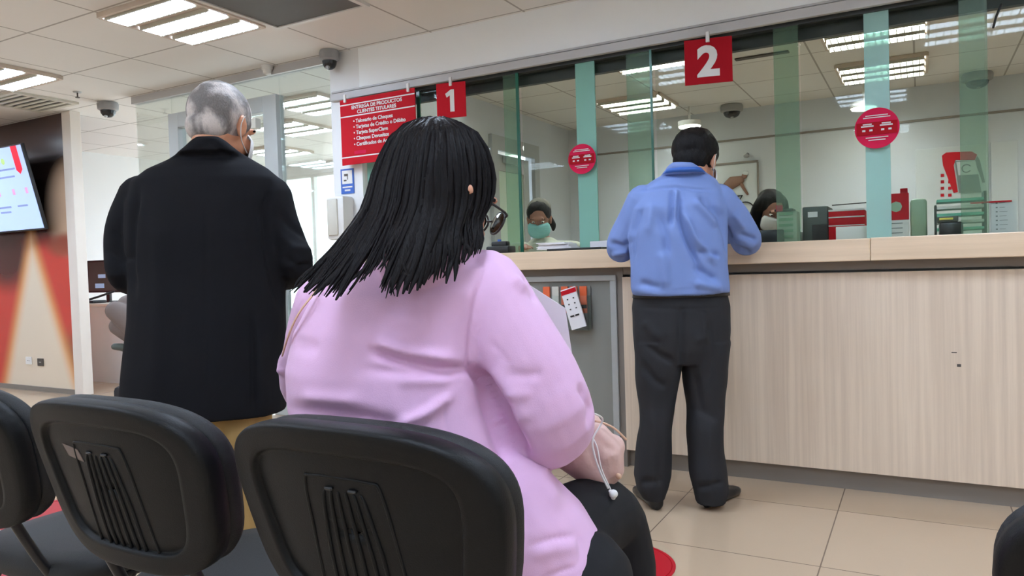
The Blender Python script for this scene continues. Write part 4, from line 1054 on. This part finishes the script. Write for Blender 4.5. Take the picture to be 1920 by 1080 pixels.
def facemask(par, at, m, name='face_mask'):
    mb = MB(); rs = []
    for z, k in ((-.008, .8), (-.02, .95), (-.045, 1), (-.075, .98), (-.1, .8)):
        out = []; inn = []
        for a in np.linspace(-1.12, 1.12, 15):
            w = .078*k+.005; d = .106*(.98 if z > -.03 else .97)+.017*math.exp(-(a/.4)**2)*(1 if z > -.06 else .45)
            out.append(at(w*math.sin(a)*1.05, d*math.cos(a)*.98+.006, z)); inn.append(at(w*math.sin(a)*1.0, d*math.cos(a)*.98+.002, z))
        rs.append(out+inn[::-1])
    return obj(name, mb.rings(rs), m, par, 'all')

# ---------------------------------------------------------------- man in the black suit
om = thing('person', 'person with grey hair in a black suit standing with his back turned at the left', 'person', tuple(onZ(400, 1150, 0)))
za = 2.40
J = [(300, 318, 470, 2.43, .085), (318, 280, 500, 2.42, .11), (340, 252, 526, 2.42, .13), (380, 240, 535, 2.42, .145), (440, 240, 533, 2.42, .155), (520, 248, 533, 2.42, .15), (600, 246, 533, 2.42, .155), (690, 238, 533, 2.42, .165), (750, 233, 533, 2.42, .17), (774, 232, 532, 2.42, .17)]
armL = [(268, 372, 2.42), (238, 425, 2.42), (230, 475, 2.42), (236, 517, 2.42), (262, 528, 2.58), (310, 505, 2.70)]
rL = [44, 37, 33, 31, 26, 20]
armR = [(502, 372, 2.42), (520, 420, 2.42), (541, 462, 2.42), (555, 496, 2.42), (532, 520, 2.58), (470, 500, 2.70)]
rR = [46, 40, 36, 33, 27, 21]
h0 = P(414, 240, 2.46); AH = frame(camdir(.32, -.32)); at0 = hat(h0, AH, 1.16)
def leg(rows): return MB().rings(rows_cam(rows))
def omleg(rows, sh=0): return rows_cam(rows, sh)
LL = [(740, 312, 418, 2.42, .12), (820, 332, 428, 2.42, .105), (920, 345, 424, 2.42, .09), (1020, 352, 424, 2.42, .085), (1110, 356, 424, 2.42, .08), (1138, 358, 424, 2.42, .08)]
LR = [(740, 410, 505, 2.43, .12), (820, 422, 505, 2.42, .105), (920, 436, 508, 2.42, .09), (1020, 444, 510, 2.42, .085), (1110, 448, 510, 2.42, .08), (1138, 450, 510, 2.42, .08)]
b = MB().rings(rows_cam(J, .025)).rings(rows_cam(LL, .02)).rings(rows_cam(LR, .02))
b.tube(cx(armL), [max(rpx(r, 2.4)-.02, .028) for r in rL], 12, smooth=3); b.tube(cx(armR), [max(rpx(r, 2.4)-.02, .028) for r in rR], 12, smooth=3)
head(b, h0, AH, 1.16)
b.tube([at0(0, -.02, -.03), at0(0, -.03, -.09), P(396, 305, 2.46)], [.062, .056, .066], 18, smooth=3)
for wpt, prev, s_ in ((armL[-1], armL[-2], 1), (armR[-1], armR[-2], -1)):
    w_ = P(*wpt); d_ = P(*wpt)-P(*prev); hand(b, w_, d_, (0, 0, 1), s_, .5)
organic('body', b, 'skin_old', om, .0055, 3)
hb = MB().ell(at0(0, -.016, .036), (.083*1.16, .096*1.16, .092*1.16), AH, 30, 18).ell(at0(0, -.052, -.02), (.066*1.16, .05*1.16, .05*1.16), AH)
for q in (-1, 1): hb.ell(at0(q*.062, .01, .02), (.02, .04, .035), AH)
organic('hair', hb, 'greyhair', om, .005, 2, noise=(.0018, 60, 3))
face_parts(om, h0, AH, 1.16, False); facemask(om, at0, 'mask_white'); ear_loop(om, at0, 1); ear_loop(om, at0, -1)
jk = MB().rings(rows_cam([(256, 368, 408, 2.335, .02), (264, 358, 422, 2.345, .036), (275, 349, 434, 2.36, .056), (288, 336, 450, 2.385, .085)]+J[:2])).rings(rows_cam(J))
jk.tube(cx(armL), [rpx(r, 2.4) for r in rL], 18, smooth=4).tube(cx(armR), [rpx(r, 2.4) for r in rR], 18, smooth=4)
organic('suit_jacket', jk, 'jacket', om, .0065, 5, strokes=[
    ([(474, 585), (476, 680), (476, 785)], 4, -0.0168), ([(486, 600), (492, 700), (495, 785)], 12, 0.0112),
    ([(508, 335), (494, 400), (500, 470), (515, 530), (528, 580)], 6, -0.0168), ([(262, 345), (248, 420), (245, 500), (252, 560)], 6, -0.0168),
    ([(520, 395), (545, 425), (580, 448)], 7, -0.0112), ([(525, 440), (550, 465), (590, 470)], 6, 0.0098), ([(530, 480), (560, 500), (585, 495)], 6, -0.0112),
    ([(205, 470), (225, 490), (245, 480)], 6, -0.0112), ([(210, 430), (230, 450)], 6, -0.0084), ([(360, 282), (395, 268), (440, 302)], 5, -0.0084),
    ([(300, 360), (300, 560), (290, 770)], 20, 0.0084), ([(385, 320), (388, 560), (380, 780)], 4, -0.0028)], noise=(.003, 11, 5))
obj('shirt_collar', MB().rings(rows_cam([(276, 362, 436, 2.46, .066), (292, 356, 440, 2.455, .068)])), 'white', om, 'all')
tr = MB().rings(rows_cam([(660, 285, 500, 2.43, .125), (740, 300, 505, 2.43, .13), (780, 318, 505, 2.43, .125), (800, 330, 500, 2.43, .11)])).rings(rows_cam(LL)).rings(rows_cam(LR))
organic('trousers', tr, 'khaki', om, .007, 4, noise=(.004, 14, 8), strokes=[([(350, 1090), (420, 1095)], 8, .006), ([(445, 1090), (508, 1095)], 8, .006)])
for px in (392, 480):
    q = P(px, 1140, 2.44); shoe(om, q, Fh+Rh*.15, .29)

# ---------------------------------------------------------------- man in the blue shirt
bm_ = thing('person', 'person in a light blue shirt and charcoal trousers leaning on the counter', 'person', tuple(onZ(1275, 945, 0)))
T2 = [(326, 1244, 1320, 3.34, .07), (340, 1218, 1340, 3.34, .1), (358, 1198, 1352, 3.33, .115), (390, 1184, 1360, 3.31, .13), (440, 1178, 1363, 3.30, .135), (500, 1183, 1363, 3.30, .135), (538, 1184, 1366, 3.30, .135), (550, 1188, 1366, 3.31, .128)]
aL = [(1206, 378, 3.34), (1182, 425, 3.38), (1165, 466, 3.44), (1190, 452, 3.62), (1250, 444, 3.78)]; raL = [32, 29, 27, 21, 13]
aR = [(1346, 378, 3.34), (1378, 415, 3.38), (1399, 452, 3.44), (1375, 440, 3.62), (1310, 440, 3.78)]; raR = [33, 31, 29, 22, 13]
h1 = P(1304, 305, 3.38); A1 = frame(camdir(.62, -.38)); at1 = hat(h1, A1, 1.13)
hip = [(548, 1190, 1363, 3.32, .115), (575, 1186, 1368, 3.32, .13), (620, 1187, 1367, 3.32, .138), (655, 1189, 1364, 3.32, .128), (680, 1193, 1362, 3.32, .105)]
l1 = [(640, 1189, 1280, 3.32, .12), (700, 1192, 1274, 3.32, .11), (760, 1197, 1264, 3.32, .095), (800, 1199, 1260, 3.31, .09), (850, 1193, 1258, 3.31, .09), (890, 1190, 1256, 3.31, .088), (915, 1195, 1252, 3.31, .085), (934, 1205, 1246, 3.31, .075)]
l2 = [(640, 1274, 1366, 3.32, .12), (700, 1281, 1362, 3.32, .11), (760, 1287, 1358, 3.32, .095), (800, 1288, 1355, 3.30, .09), (850, 1291, 1357, 3.29, .09), (890, 1294, 1362, 3.28, .09), (920, 1300, 1366, 3.28, .088), (941, 1304, 1358, 3.28, .08)]
b = MB().rings(rows_cam(T2, .036)).rings(rows_cam(hip, .036)).rings(rows_cam(l1, .026)).rings(rows_cam(l2, .026))
b.tube(cx(aL), [max(rpx(r, 3.4)-.026, .026) for r in raL], 12, smooth=3).tube(cx(aR), [max(rpx(r, 3.4)-.026, .026) for r in raR], 12, smooth=3)
head(b, h1, A1, 1.13)
b.tube([at1(0, -.02, -.03), at1(0, -.035, -.09), P(1282, 338, 3.36)], [.066, .062, .075], 18, smooth=3)
for wpt, prev, s_ in ((aL[-1], aL[-2], 1), (aR[-1], aR[-2], -1)):
    w_ = P(*wpt); d_ = P(*wpt)-P(*prev); d_[2] = -.03; hand(b, w_+d_/np.linalg.norm(d_)*.02+np.array([0, 0, .012]), d_, (0, 0, 1), s_, .28)
organic('body', b, 'skin', bm_, .0055, 3)
hb = MB().ell(at1(0, -.018, .046), (.092*1.13, .105*1.13, .092*1.13), A1, 30, 18).ell(at1(0, -.055, -.012), (.072*1.13, .055*1.13, .055*1.13), A1).ell(at1(0, .055, .085), (.055*1.13, .05*1.13, .035*1.13), A1)
organic('hair', hb, 'blackhair', bm_, .005, 2, noise=(.003, 70, 4))
face_parts(bm_, h1, A1, 1.13, False); facemask(bm_, at1, 'mask_white'); ear_loop(bm_, at1, 1); ear_loop(bm_, at1, -1)
sh = MB().rings(rows_cam([(305, 1262, 1298, 3.245, .02), (312, 1253, 1308, 3.26, .042), (320, 1247, 1316, 3.285, .065), (329, 1239, 1324, 3.31, .085)]+T2[:2])).rings(rows_cam(T2))
sh.tube(cx(aL), [rpx(r, 3.4) for r in raL], 18, smooth=4).tube(cx(aR), [rpx(r, 3.4) for r in raR], 18, smooth=4)
organic('shirt', sh, 'shirt', bm_, .0055, 4, strokes=[
    ([(1185, 358), (1265, 351), (1342, 357)], 2.2, -0.0108), ([(1262, 356), (1260, 390), (1256, 425)], 4, -0.0239), ([(1274, 356), (1272, 400), (1288, 450), (1318, 512)], 5, -0.0261),
    ([(1268, 356), (1266, 410)], 5, 0.0174), ([(1282, 400), (1305, 450), (1345, 495)], 6, 0.0239), ([(1325, 368), (1352, 405), (1366, 450), (1368, 480)], 6, -0.0225), ([(1312, 366), (1340, 400)], 4, -0.0174),
    ([(1300, 375), (1345, 425)], 7, 0.0195), ([(1235, 395), (1248, 440), (1252, 480)], 6, -0.0174), ([(1225, 380), (1215, 440)], 7, 0.0152), ([(1205, 385), (1188, 430), (1184, 500)], 6, -0.0195),
    ([(1310, 470), (1350, 480)], 5, -0.0195), ([(1300, 500), (1345, 525)], 6, -0.0195), ([(1240, 470), (1250, 540)], 9, 0.0174), ([(1300, 530), (1355, 540)], 7, 0.0195), ([(1200, 530), (1240, 542)], 6, -0.0152),
    ([(1145, 455), (1170, 462), (1182, 452)], 4, -0.0174), ([(1148, 478), (1178, 470)], 4, 0.0152), ([(1385, 440), (1420, 450)], 5, -0.0152), ([(1370, 465), (1410, 475)], 5, -0.0174),
    ([(1375, 400), (1395, 430)], 6, 0.0130), ([(1186, 545), (1275, 552), (1365, 545)], 6, 0.0130)], noise=(.004, 16, 2))
obj('lanyard', MB().rings(rows_cam([(317, 1248, 1314, 3.275, .064), (326, 1241, 1322, 3.30, .086)])), 'lanyard', bm_, 'all')
tr = MB().rings(rows_cam(hip)).rings(rows_cam(l1)).rings(rows_cam(l2))
organic('trousers', tr, 'trousers', bm_, .006, 3, strokes=[
    ([(1277, 570), (1277, 620), (1277, 690)], 7, -0.0130), ([(1205, 645), (1240, 668), (1262, 680)], 6, -0.0135), ([(1200, 680), (1228, 715), (1250, 725)], 7, -0.0120), ([(1205, 600), (1240, 640)], 8, 0.0090),
    ([(1330, 600), (1340, 660), (1325, 720)], 7, -0.0120), ([(1300, 640), (1330, 630)], 7, 0.0090), ([(1300, 690), (1315, 770), (1350, 790)], 8, -0.0105), ([(1225, 740), (1228, 860), (1224, 930)], 7, 0.0090), ([(1330, 780), (1332, 870), (1335, 940)], 7, 0.0090),
    ([(1308, 586), (1325, 585)], 2, -0.0060), ([(1190, 575), (1275, 580), (1365, 576)], 2, -0.0060), ([(1200, 905), (1245, 900)], 6, -0.0120), ([(1305, 915), (1360, 905)], 6, -0.0120)], noise=(.004, 20, 6))
obj('belt', MB().rings(rows_cam([(546, 1187, 1366, 3.32, .122), (556, 1186, 1367, 3.32, .126)])), 'black', bm_, 'all')
for px, py, dr_ in ((1226, 938, Fh-Rh*.1), (1334, 944, Fh*.8+Rh*.75)):
    q = P(px, py, 3.31); shoe(bm_, q, dr_, .29)

# ---------------------------------------------------------------- woman in the lilac blazer
wm = thing('person', 'person with long black hair in a lilac blazer seated with her back turned', 'person', (-.70, 1.10, 0))
B3 = [(478, 705, 905, 1.08, .075), (505, 640, 950, 1.07, .10), (550, 582, 950, 1.06, .125), (620, 548, 935, 1.05, .14), (690, 538, 925, 1.04, .15), (760, 544, 938, 1.04, .152), (820, 562, 965, 1.05, .152), (880, 588, 1015, 1.06, .155), (940, 612, 1080, 1.10, .165), (1000, 632, 1122, 1.125, .17), (1060, 645, 1154, 1.145, .175), (1110, 655, 1176, 1.16, .175), (1150, 662, 1186, 1.165, .17)]
def YP(px, py, Y): return onY(px, py, Y)
wR = [YP(908, 545, 1.08), YP(948, 625, 1.09), YP(998, 712, 1.11), YP(1030, 790, 1.14), onY(1000, 800, 1.30), onY(960, 735, 1.45)]; rwR = [.072, .079, .082, .079, .055, .036]
wL = [YP(618, 575, 1.08), YP(585, 650, 1.12), YP(575, 730, 1.18), onY(660, 760, 1.34), onY(780, 730, 1.45)]; rwL = [.068, .056, .050, .044, .034]
h2 = P(822, 366, 1.315); A2 = frame(camdir(.92, -.42), np.array([0, 0, 1.])+Rh*.08); at2 = hat(h2, A2, 1.0)
b = MB().rings(rows_world(B3, .035))
b.tube(wR, [max(r-.024, .026) for r in rwR], 12, smooth=3).tube(wL, [max(r-.014, .026) for r in rwL], 12, smooth=3)
head(b, h2, A2, 1.0)
b.tube([at2(0, -.02, -.03), at2(0, -.04, -.09), P(800, 480, 1.27)], [.056, .054, .07], 18, smooth=3)
b.tube([at2(.065, -.005, -.005), P(878, 362, 1.215)], [.014, .0085], 12).ell(P(879, 356, 1.208), (.0085, .008, .011))
legs = [([(-.58, 1.13, .575), (-.57, 1.26, .605), (-.555, 1.375, .585), (-.55, 1.415, .48), (-.55, 1.42, .28), (-.55, 1.42, .09)], [.09, .083, .07, .064, .056, .042]),
        ([(-.82, 1.13, .575), (-.83, 1.26, .59), (-.84, 1.39, .57), (-.84, 1.43, .47), (-.84, 1.43, .28), (-.84, 1.42, .09)], [.09, .083, .07, .064, .056, .042])]
for pth, r in legs: b.tube(pth, [q-.012 for q in r], 14, smooth=4)
hand(b, wR[-1], (wR[-1]-wR[-2])*np.array([1, 1, .6]), (0, -.5, .9), -1, .45, .92); hand(b, wL[-1], wL[-1]-wL[-2], (0, -.3, 1), 1, .45, .92)
organic('body', b, 'skin', wm, .0055, 3)
bz = MB().rings(rows_world(B3))
bz.tube(wR[:-1]+[wR[-1]-(wR[-1]-wR[-2])*.15], rwR, 22, smooth=5).tube(wL[:-1]+[wL[-1]-(wL[-1]-wL[-2])*.15], rwL, 20, smooth=5)
bz.tube([P(800, 455, 1.25), P(800, 485, 1.24)], [.066, .085], 20)
organic('blazer', bz, 'blazer', wm, .0042, 14, strokes=[
    ([(912, 500), (892, 560), (882, 620), (880, 680), (888, 700)], 3, -0.0068),
    ([(690, 655), (745, 676), (820, 690), (888, 694)], 7, -0.0187), ([(700, 640), (760, 660), (860, 676)], 10, 0.0119), ([(685, 692), (780, 700), (860, 702)], 7, -0.0085), ([(745, 712), (850, 712)], 12, 0.0068),
    ([(882, 688), (915, 722), (945, 765), (965, 815), (990, 856)], 8, -.030), ([(925, 690), (965, 745), (985, 800)], 16, .008),
    ([(918, 640), (940, 662), (958, 690)], 2.5, -0.0051), ([(985, 515), (1000, 535), (1006, 565)], 7, -0.0153), ([(960, 520), (985, 545)], 8, 0.0085),
    ([(945, 700), (985, 705), (1020, 700)], 9, -0.0051), ([(950, 735), (1000, 742)], 9, 0.0051), ([(1085, 720), (1108, 760), (1105, 800)], 6, -0.0102),
    ([(540, 768), (640, 778), (760, 800)], 14, -0.0119), ([(560, 745), (680, 752)], 12, 0.0085), ([(850, 740), (800, 775), (740, 800)], 9, 0.0119),
    ([(832, 745), (834, 790), (842, 850)], 2.5, -0.0051), ([(905, 705), (922, 770), (960, 880), (985, 1000)], 16, -0.0170), ([(950, 850), (1000, 880), (1050, 960)], 16, 0.0136),
    ([(990, 1024), (1040, 1010), (1080, 1004)], 3, -0.0068), ([(992, 1045), (1040, 1030), (1082, 1024)], 12, 0.0051), ([(1085, 1062), (1050, 1072), (1010, 1090)], 3, -0.0068), ([(1084, 1004), (1090, 1035), (1086, 1062)], 2.5, -0.0051),
    ([(528, 660), (523, 690), (530, 700)], 6, 0.0136), ([(545, 640), (600, 655)], 14, -0.0051), ([(1000, 885), (1060, 878), (1090, 900)], 10, 0.0085), ([(800, 545), (803, 640)], 2.2, -0.0026)],
    noise=(.0022, 15, 12))
lg = MB()
for pth, r in legs: lg.tube([p if i < len(pth)-1 else (p[0], p[1], p[2]+.02) for i, p in enumerate(pth)], [q if i < 3 else q+.012 for i, q in enumerate(r)], 20, smooth=4)
lg.tube([(-.82, 1.14, .545), (-.52, 1.14, .545)], [.10, .10], 18)
organic('trousers', lg, 'blacktrousers', wm, .006, 4, noise=(.003, 18, 3))
for x in (-.55, -.84): shoe(wm, np.array([x, 1.42, 0]), (0, 1, 0), .25)
face_parts(wm, h2, A2, 1.0); 
# spectacles
gls = MB()
for q in (-1, 1):
    gls.tube([at2(q*.034+.027*math.cos(a_), .116-.006*(math.cos(a_)*q), -.002+.022*math.sin(a_)) for a_ in np.linspace(0, 2*PI, 25)], .0021, 8, round_ends=False)
    gls.tube([at2(q*.060, .110, .006), at2(q*.072, .098, .010), at2(q*.080, .02, .010), at2(q*.082, -.01, .0)], .0022, 8, smooth=3)
gls.tube([at2(-.008, .118, .003), at2(.008, .118, .003)], .002, 8)
gg = obj('spectacles', gls, 'black', wm, True)
for q in (-1, 1): obj('lens', MB().ell(at2(q*.034, .114, -.002), (.0255, .0008, .0205), frame(A2[1]+A2[0]*q*.2, A2[2]), 18, 8), 'lens', gg, 'all')

# hair: a hull with loose locks over it
Lc = [(822, 244, 1.36), (802, 231, 1.29), (742, 258, 1.27), (706, 325, 1.25), (684, 395, 1.21), (645, 448, 1.17), (604, 492, 1.14), (562, 530, 1.11)]
Mc = [(824, 243, 1.36), (816, 229, 1.29), (806, 246, 1.215), (798, 320, 1.185), (792, 390, 1.17), (778, 440, 1.14), (762, 490, 1.115), (748, 532, 1.10)]
Rc = [(826, 244, 1.36), (832, 231, 1.29), (892, 258, 1.27), (916, 318, 1.26), (916, 372, 1.25), (903, 415, 1.235), (908, 448, 1.21), (902, 474, 1.19)]
def curve(C, s):
    C = np.array(C, float); x = s*(len(C)-1); i = int(min(max(math.floor(x), 0), len(C)-2)); t = x-i
    p0, p1, p2, p3 = C[max(i-1, 0)], C[i], C[i+1], C[min(i+2, len(C)-1)]
    if t > 1: return p2+(p2-p1)*(t-1)
    return .5*((2*p1)+(-p0+p2)*t+(2*p0-5*p1+4*p2-p3)*t*t+(-p0+3*p1-3*p2+p3)*t**3)
def HS(t, s):
    l, m, r = curve(Lc, s), curve(Mc, s), curve(Rc, s)
    return l*(2*(t-.5)*(t-1)) + m*(-4*t*(t-1)) + r*(2*t*(t-.5))
hh = MB(); rs = []
NT = 26
for k in range(19):
    SM = lambda t: .83-.16*math.exp(-((t-.345)/.055)**2)-.05*max(0, (t-.7)/.3); s_ = k/18; o_ = [P(*HS(j/NT, .02+(SM(j/NT)-.02)*s_)) for j in range(NT+1)]
    th_ = .05 if s_ < .6 else .035
    inn = []
    for j in range(NT, -1, -1):
        q = HS(j/NT, .02+(SM(j/NT)-.02)*s_); q = q+np.array([0, 0, th_+.02*math.sin(PI*j/NT)]); inn.append(P(*q))
    rs.append(o_+inn)
hh.rings(rs)
hh.ell(at2(0, -.02, .03), (.078, .09, .075), A2, 30, 18)
organic('hair', hh, 'womanhair', wm, .006, 3, noise=(.002, 40, 9))
hull = wm.children[-1]
rnd = random.Random(11)
lk = MB()
def lock(t, s0, s1, w, off, wav, ph):
    pts, rad = [], []
    n = 15
    for i in range(n):
        f = i/(n-1); s_ = s0+(s1-s0)*f
        q = HS(min(max(t+.02*math.sin(ph+f*5)*wav+.015*math.sin(ph*3+f*9)*wav, -.02), 1.02), s_)
        q = q+np.array([wav*3*math.sin(ph+f*7)*f, 0, -off*(1-.5*f)])
        pts.append(P(*q)); rad.append(w*(.55+.75*math.sin(PI*min(f*1.15+.12, 1)))*(1 if f < .86 else (1-f)/.14*.7+.3))
    lk.tube(pts, rad, 8, flat=.45, flatdir=F1)
def hem(t):
    return 1.02-.23*math.exp(-((t-.335)/.05)**2)-(.07*max(0, (t-.6)/.4))
for k in range(105):
    t = (k+rnd.random()*.8)/105; w = rnd.uniform(.006, .0115)
    lock(t, rnd.uniform(.0, .03), hem(t)+rnd.uniform(-.07, .05), w, rnd.uniform(.0, .005), rnd.uniform(.15, .7), rnd.random()*6)
for k in range(34):      # separated ends
    t = rnd.random()*.95; lock(t, rnd.uniform(.45, .6), hem(t)+rnd.uniform(-.02, .07), rnd.uniform(.003, .006), rnd.uniform(.001, .006), rnd.uniform(.6, 1.5), rnd.random()*6)
for t, s1, w in ((.80, 1.10, .009), (.83, 1.12, .008), (.62, 1.07, .011), (.59, 1.08, .010), (.54, 1.07, .011), (.47, 1.05, .010), (.2, 1.08, .010), (.12, 1.06, .010), (.05, 1.05, .010)):
    lock(t, .3, s1, w, .005, .5, t*40)
lo = obj('hair_locks', lk, 'womanhair', hull, 'all')
obj('bag_strap', MB().tube([YP(606, 520, .985), YP(590, 548, .95), YP(560, 588, .935), YP(540, 632, .945), YP(530, 665, .99)], .0045, 8, smooth=4, flat=.4, flatdir=(0, 1, 0)), 'strap', wm, True)

# papers in her hands
pa = [P(893, 470, 1.50), P(1060, 578, 1.50), P(1092, 800, 1.56), P(920, 740, 1.58)]
pp = obj('paper_sheet', MB().quad(*pa, .0015), 'paper'); tag(pp, 'white sheets of paper held by the woman in the lilac blazer', 'papers')
# handbag on her lap
bg = thing('handbag', 'small pink handbag on the lap of the woman in the lilac blazer', 'bag', tuple(P(1125, 850, 1.42)))
c0 = P(1112, 850, 1.47); 
def bagpt(px, py, z): return P(px, py, z)
mbg = MB().tube([P(1085, 815, 1.47), P(1100, 850, 1.47), P(1122, 872, 1.46)], [.055, .06, .05], 20).tube([P(1118, 818, 1.44), P(1138, 850, 1.44), P(1146, 878, 1.44)], [.028, .036, .026], 18).tube([P(1050, 830, 1.48), P(1100, 840, 1.47), P(1148, 838, 1.45)], [.05, .055, .026], 18)
organic('pouch', mbg, 'bag', bg, .004, 5, strokes=[([(1095, 800), (1140, 840), (1170, 850)], 6, -.003), ([(1100, 830), (1120, 880), (1150, 905)], 7, -.003), ([(1085, 795), (1130, 792), (1172, 815)], 3, -.003)], noise=(.0015, 30, 5))
obj('zip_edge', MB().tube([P(1086, 786, 1.425), P(1120, 790, 1.415), P(1150, 802, 1.41), P(1174, 824, 1.41)], .0022, 8, smooth=4), 'strap', bg, True, label='tan zip edge')
obj('clasp', MB().ell(P(1160, 893, 1.41), (.006, .004, .006)), 'strap', bg, True)
eph = thing('earphones', 'white earphone cord hanging beside the pink handbag', 'earphones', tuple(P(1150, 925, 1.38)))
obj('cord', MB().tube([P(1116, 776, 1.36), P(1130, 788, 1.385), P(1112, 822, 1.385), P(1114, 850, 1.385), P(1126, 886, 1.38), P(1140, 915, 1.38)], .0018, 8, smooth=6), 'white', eph, True)
obj('cord_split', MB().tube([P(1112, 822, 1.386), P(1120, 840, 1.384), P(1128, 880, 1.381), P(1146, 920, 1.38)], .0014, 8, smooth=5), 'white', eph, True)
obj('earbud', MB().ell(P(1150, 926, 1.38), (.0085, .0085, .008)).tube([P(1144, 921, 1.38), P(1150, 933, 1.38)], [.0035, .0045], 8), 'white', eph, True)

# ---------------------------------------------------------------- tellers
def teller(label, hc, yaw, pitch, skin, hairm, clothm, maskm, s, long_hair):
    A = frame(camdir(PI+yaw, pitch)); at = hat(hc, A, s)
    x, y, zh = hc
    t = thing('person', label, 'person', (x, y+.06, 0))
    def ring(z, a, b_, dy=0, dx=0): return rowring(np.array([x+dx, y+.07+dy, z]), a, b_, Rh, Fh, 28)
    zs = zh-.185
    rs = [ring(zs+.05, .065, .06, -.02), ring(zs+.01, .12, .085, -.01), ring(zs-.03, .185, .10), ring(zs-.12, .20, .115), ring(zs-.3, .175, .11), ring(zs-.5, .18, .12), ring(zs-.62, .19, .125)]
    arms = []
    for q in (-1, 1):
        c = np.array([x, y+.07, 0]); sh_ = c+Rh*q*.165+np.array([0, 0, zs-.07]); el = c+Rh*q*.24-Fh*.06+np.array([0, 0, max(zs-.33, 1.22)]); wr_ = np.array([x, y, 0])+Rh*q*.11-Fh*.34+np.array([0, 0, 1.225]); wr_[1] = min(wr_[1], 4.66)
        arms.append([sh_, el, wr_])
    b = MB().rings([[p*1 for p in r] for r in rs])
    lr_ = [.052, .042, .032]
    for a_ in arms: b.tube(a_, [r-.006 for r in lr_], 12, smooth=5)
    for q in (-1, 1):
        c = np.array([x, y+.07, 0])+Rh*q*.09; b.tube([c+np.array([0, 0, zs-.6]), c+np.array([0, 0, .48]), c+np.array([0, 0, .06])], [.085, .06, .042], 14, smooth=3)
    head(b, hc, A, s); b.tube([at(0, -.02, -.03), at(0, -.03, -.1), (x, y+.06, zs)], [.055, .052, .07], 16, smooth=3)
    for a_, q in zip(arms, (-1, 1)): d_ = a_[2]-a_[1]; d_[2] = 0; hand(b, a_[2], d_, (0, 0, 1), -q, .2, .9)
    V, E_, Fc = fuse(b, .008, 3); obj('body', (V.tolist(), Fc), skin, t, 'all')
    g = MB().rings([[c_+(c_-np.mean(np.array(r), 0))*.1 for c_ in r] for r in rs])
    for a_ in arms: g.tube(a_, [r+.006 for r in lr_], 14, smooth=5)
    V, E_, Fc = fuse(g, .009, 4); obj('coat' if clothm == 'coat' else 'top', (V.tolist(), Fc), clothm, t, 'all')
    tg = MB()
    for q in (-1, 1):
        c = np.array([x, y+.07, 0])+Rh*q*.09; tg.tube([c+np.array([0, 0, zs-.58]), c+np.array([0, 0, .48]), c+np.array([0, 0, .09])], [.1, .075, .062], 16, smooth=3)
    V, E_, Fc = fuse(tg, .01, 3); obj('trousers', (V.tolist(), Fc), 'darkcloth', t, 'all')
    for q in (-1, 1): shoe(t, np.array([x, y+.09, 0])+Rh*q*.09, -Fh, .25)
    h = MB().ell(at(0, -.022, .045), (.086*s, .098*s, .09*s), A, 24, 14).ell(at(0, -.05, -.01), (.07*s, .055*s, .06*s), A)
    if long_hair:
        for q in (-1, 1): h.tube([at(q*.06, -.01, .06), at(q*.082, -.015, 0), at(q*.085, -.02, -.1), at(q*.085, -.0, -.2), at(q*.08, .02, -.27)], [.04*s, .04*s, .038*s, .035*s, .02*s], 14, smooth=3)
        h.tube([at(0, -.05, .05), at(0, -.07, -.05), at(0, -.07, -.2)], [.08, .08, .07], 16, smooth=3)
    else: h.tube([at(-.06, -.04, .0), at(-.088, -.04, -.05), at(-.09, -.035, -.085)], [.03, .026, .014], 12, smooth=3)
    V, E_, Fc = fuse(h, .007, 2); V = folds(V, Fc, [], (.003, 60, 2)); ho = obj('hair', (V.tolist(), Fc), hairm, t, 'all')
    if not long_hair:
        c_ = MB().ell(at(0, -.04, .065), (.084*s, .086*s, .078*s), A, 24, 14); obj('headscarf', c_, 'netcap', t, 'all')
    face_parts(t, hc, A, s, False); facemask(t, at, maskm)
    return t
teller('person at the counter with a pale green face mask, patterned headscarf and pale coat', P(1011, 412, 5.62), .15, -.35, 'skin_dark', 'blackhair', 'coat', 'mask_blue', 1.10, False)
teller('person behind the glass with long dark hair, white face mask and dark clothes', P(1445, 396, 5.55), -.12, -.45, 'skin_dark', 'blackhair', 'darkcloth', 'mask_white', 1.2, True)
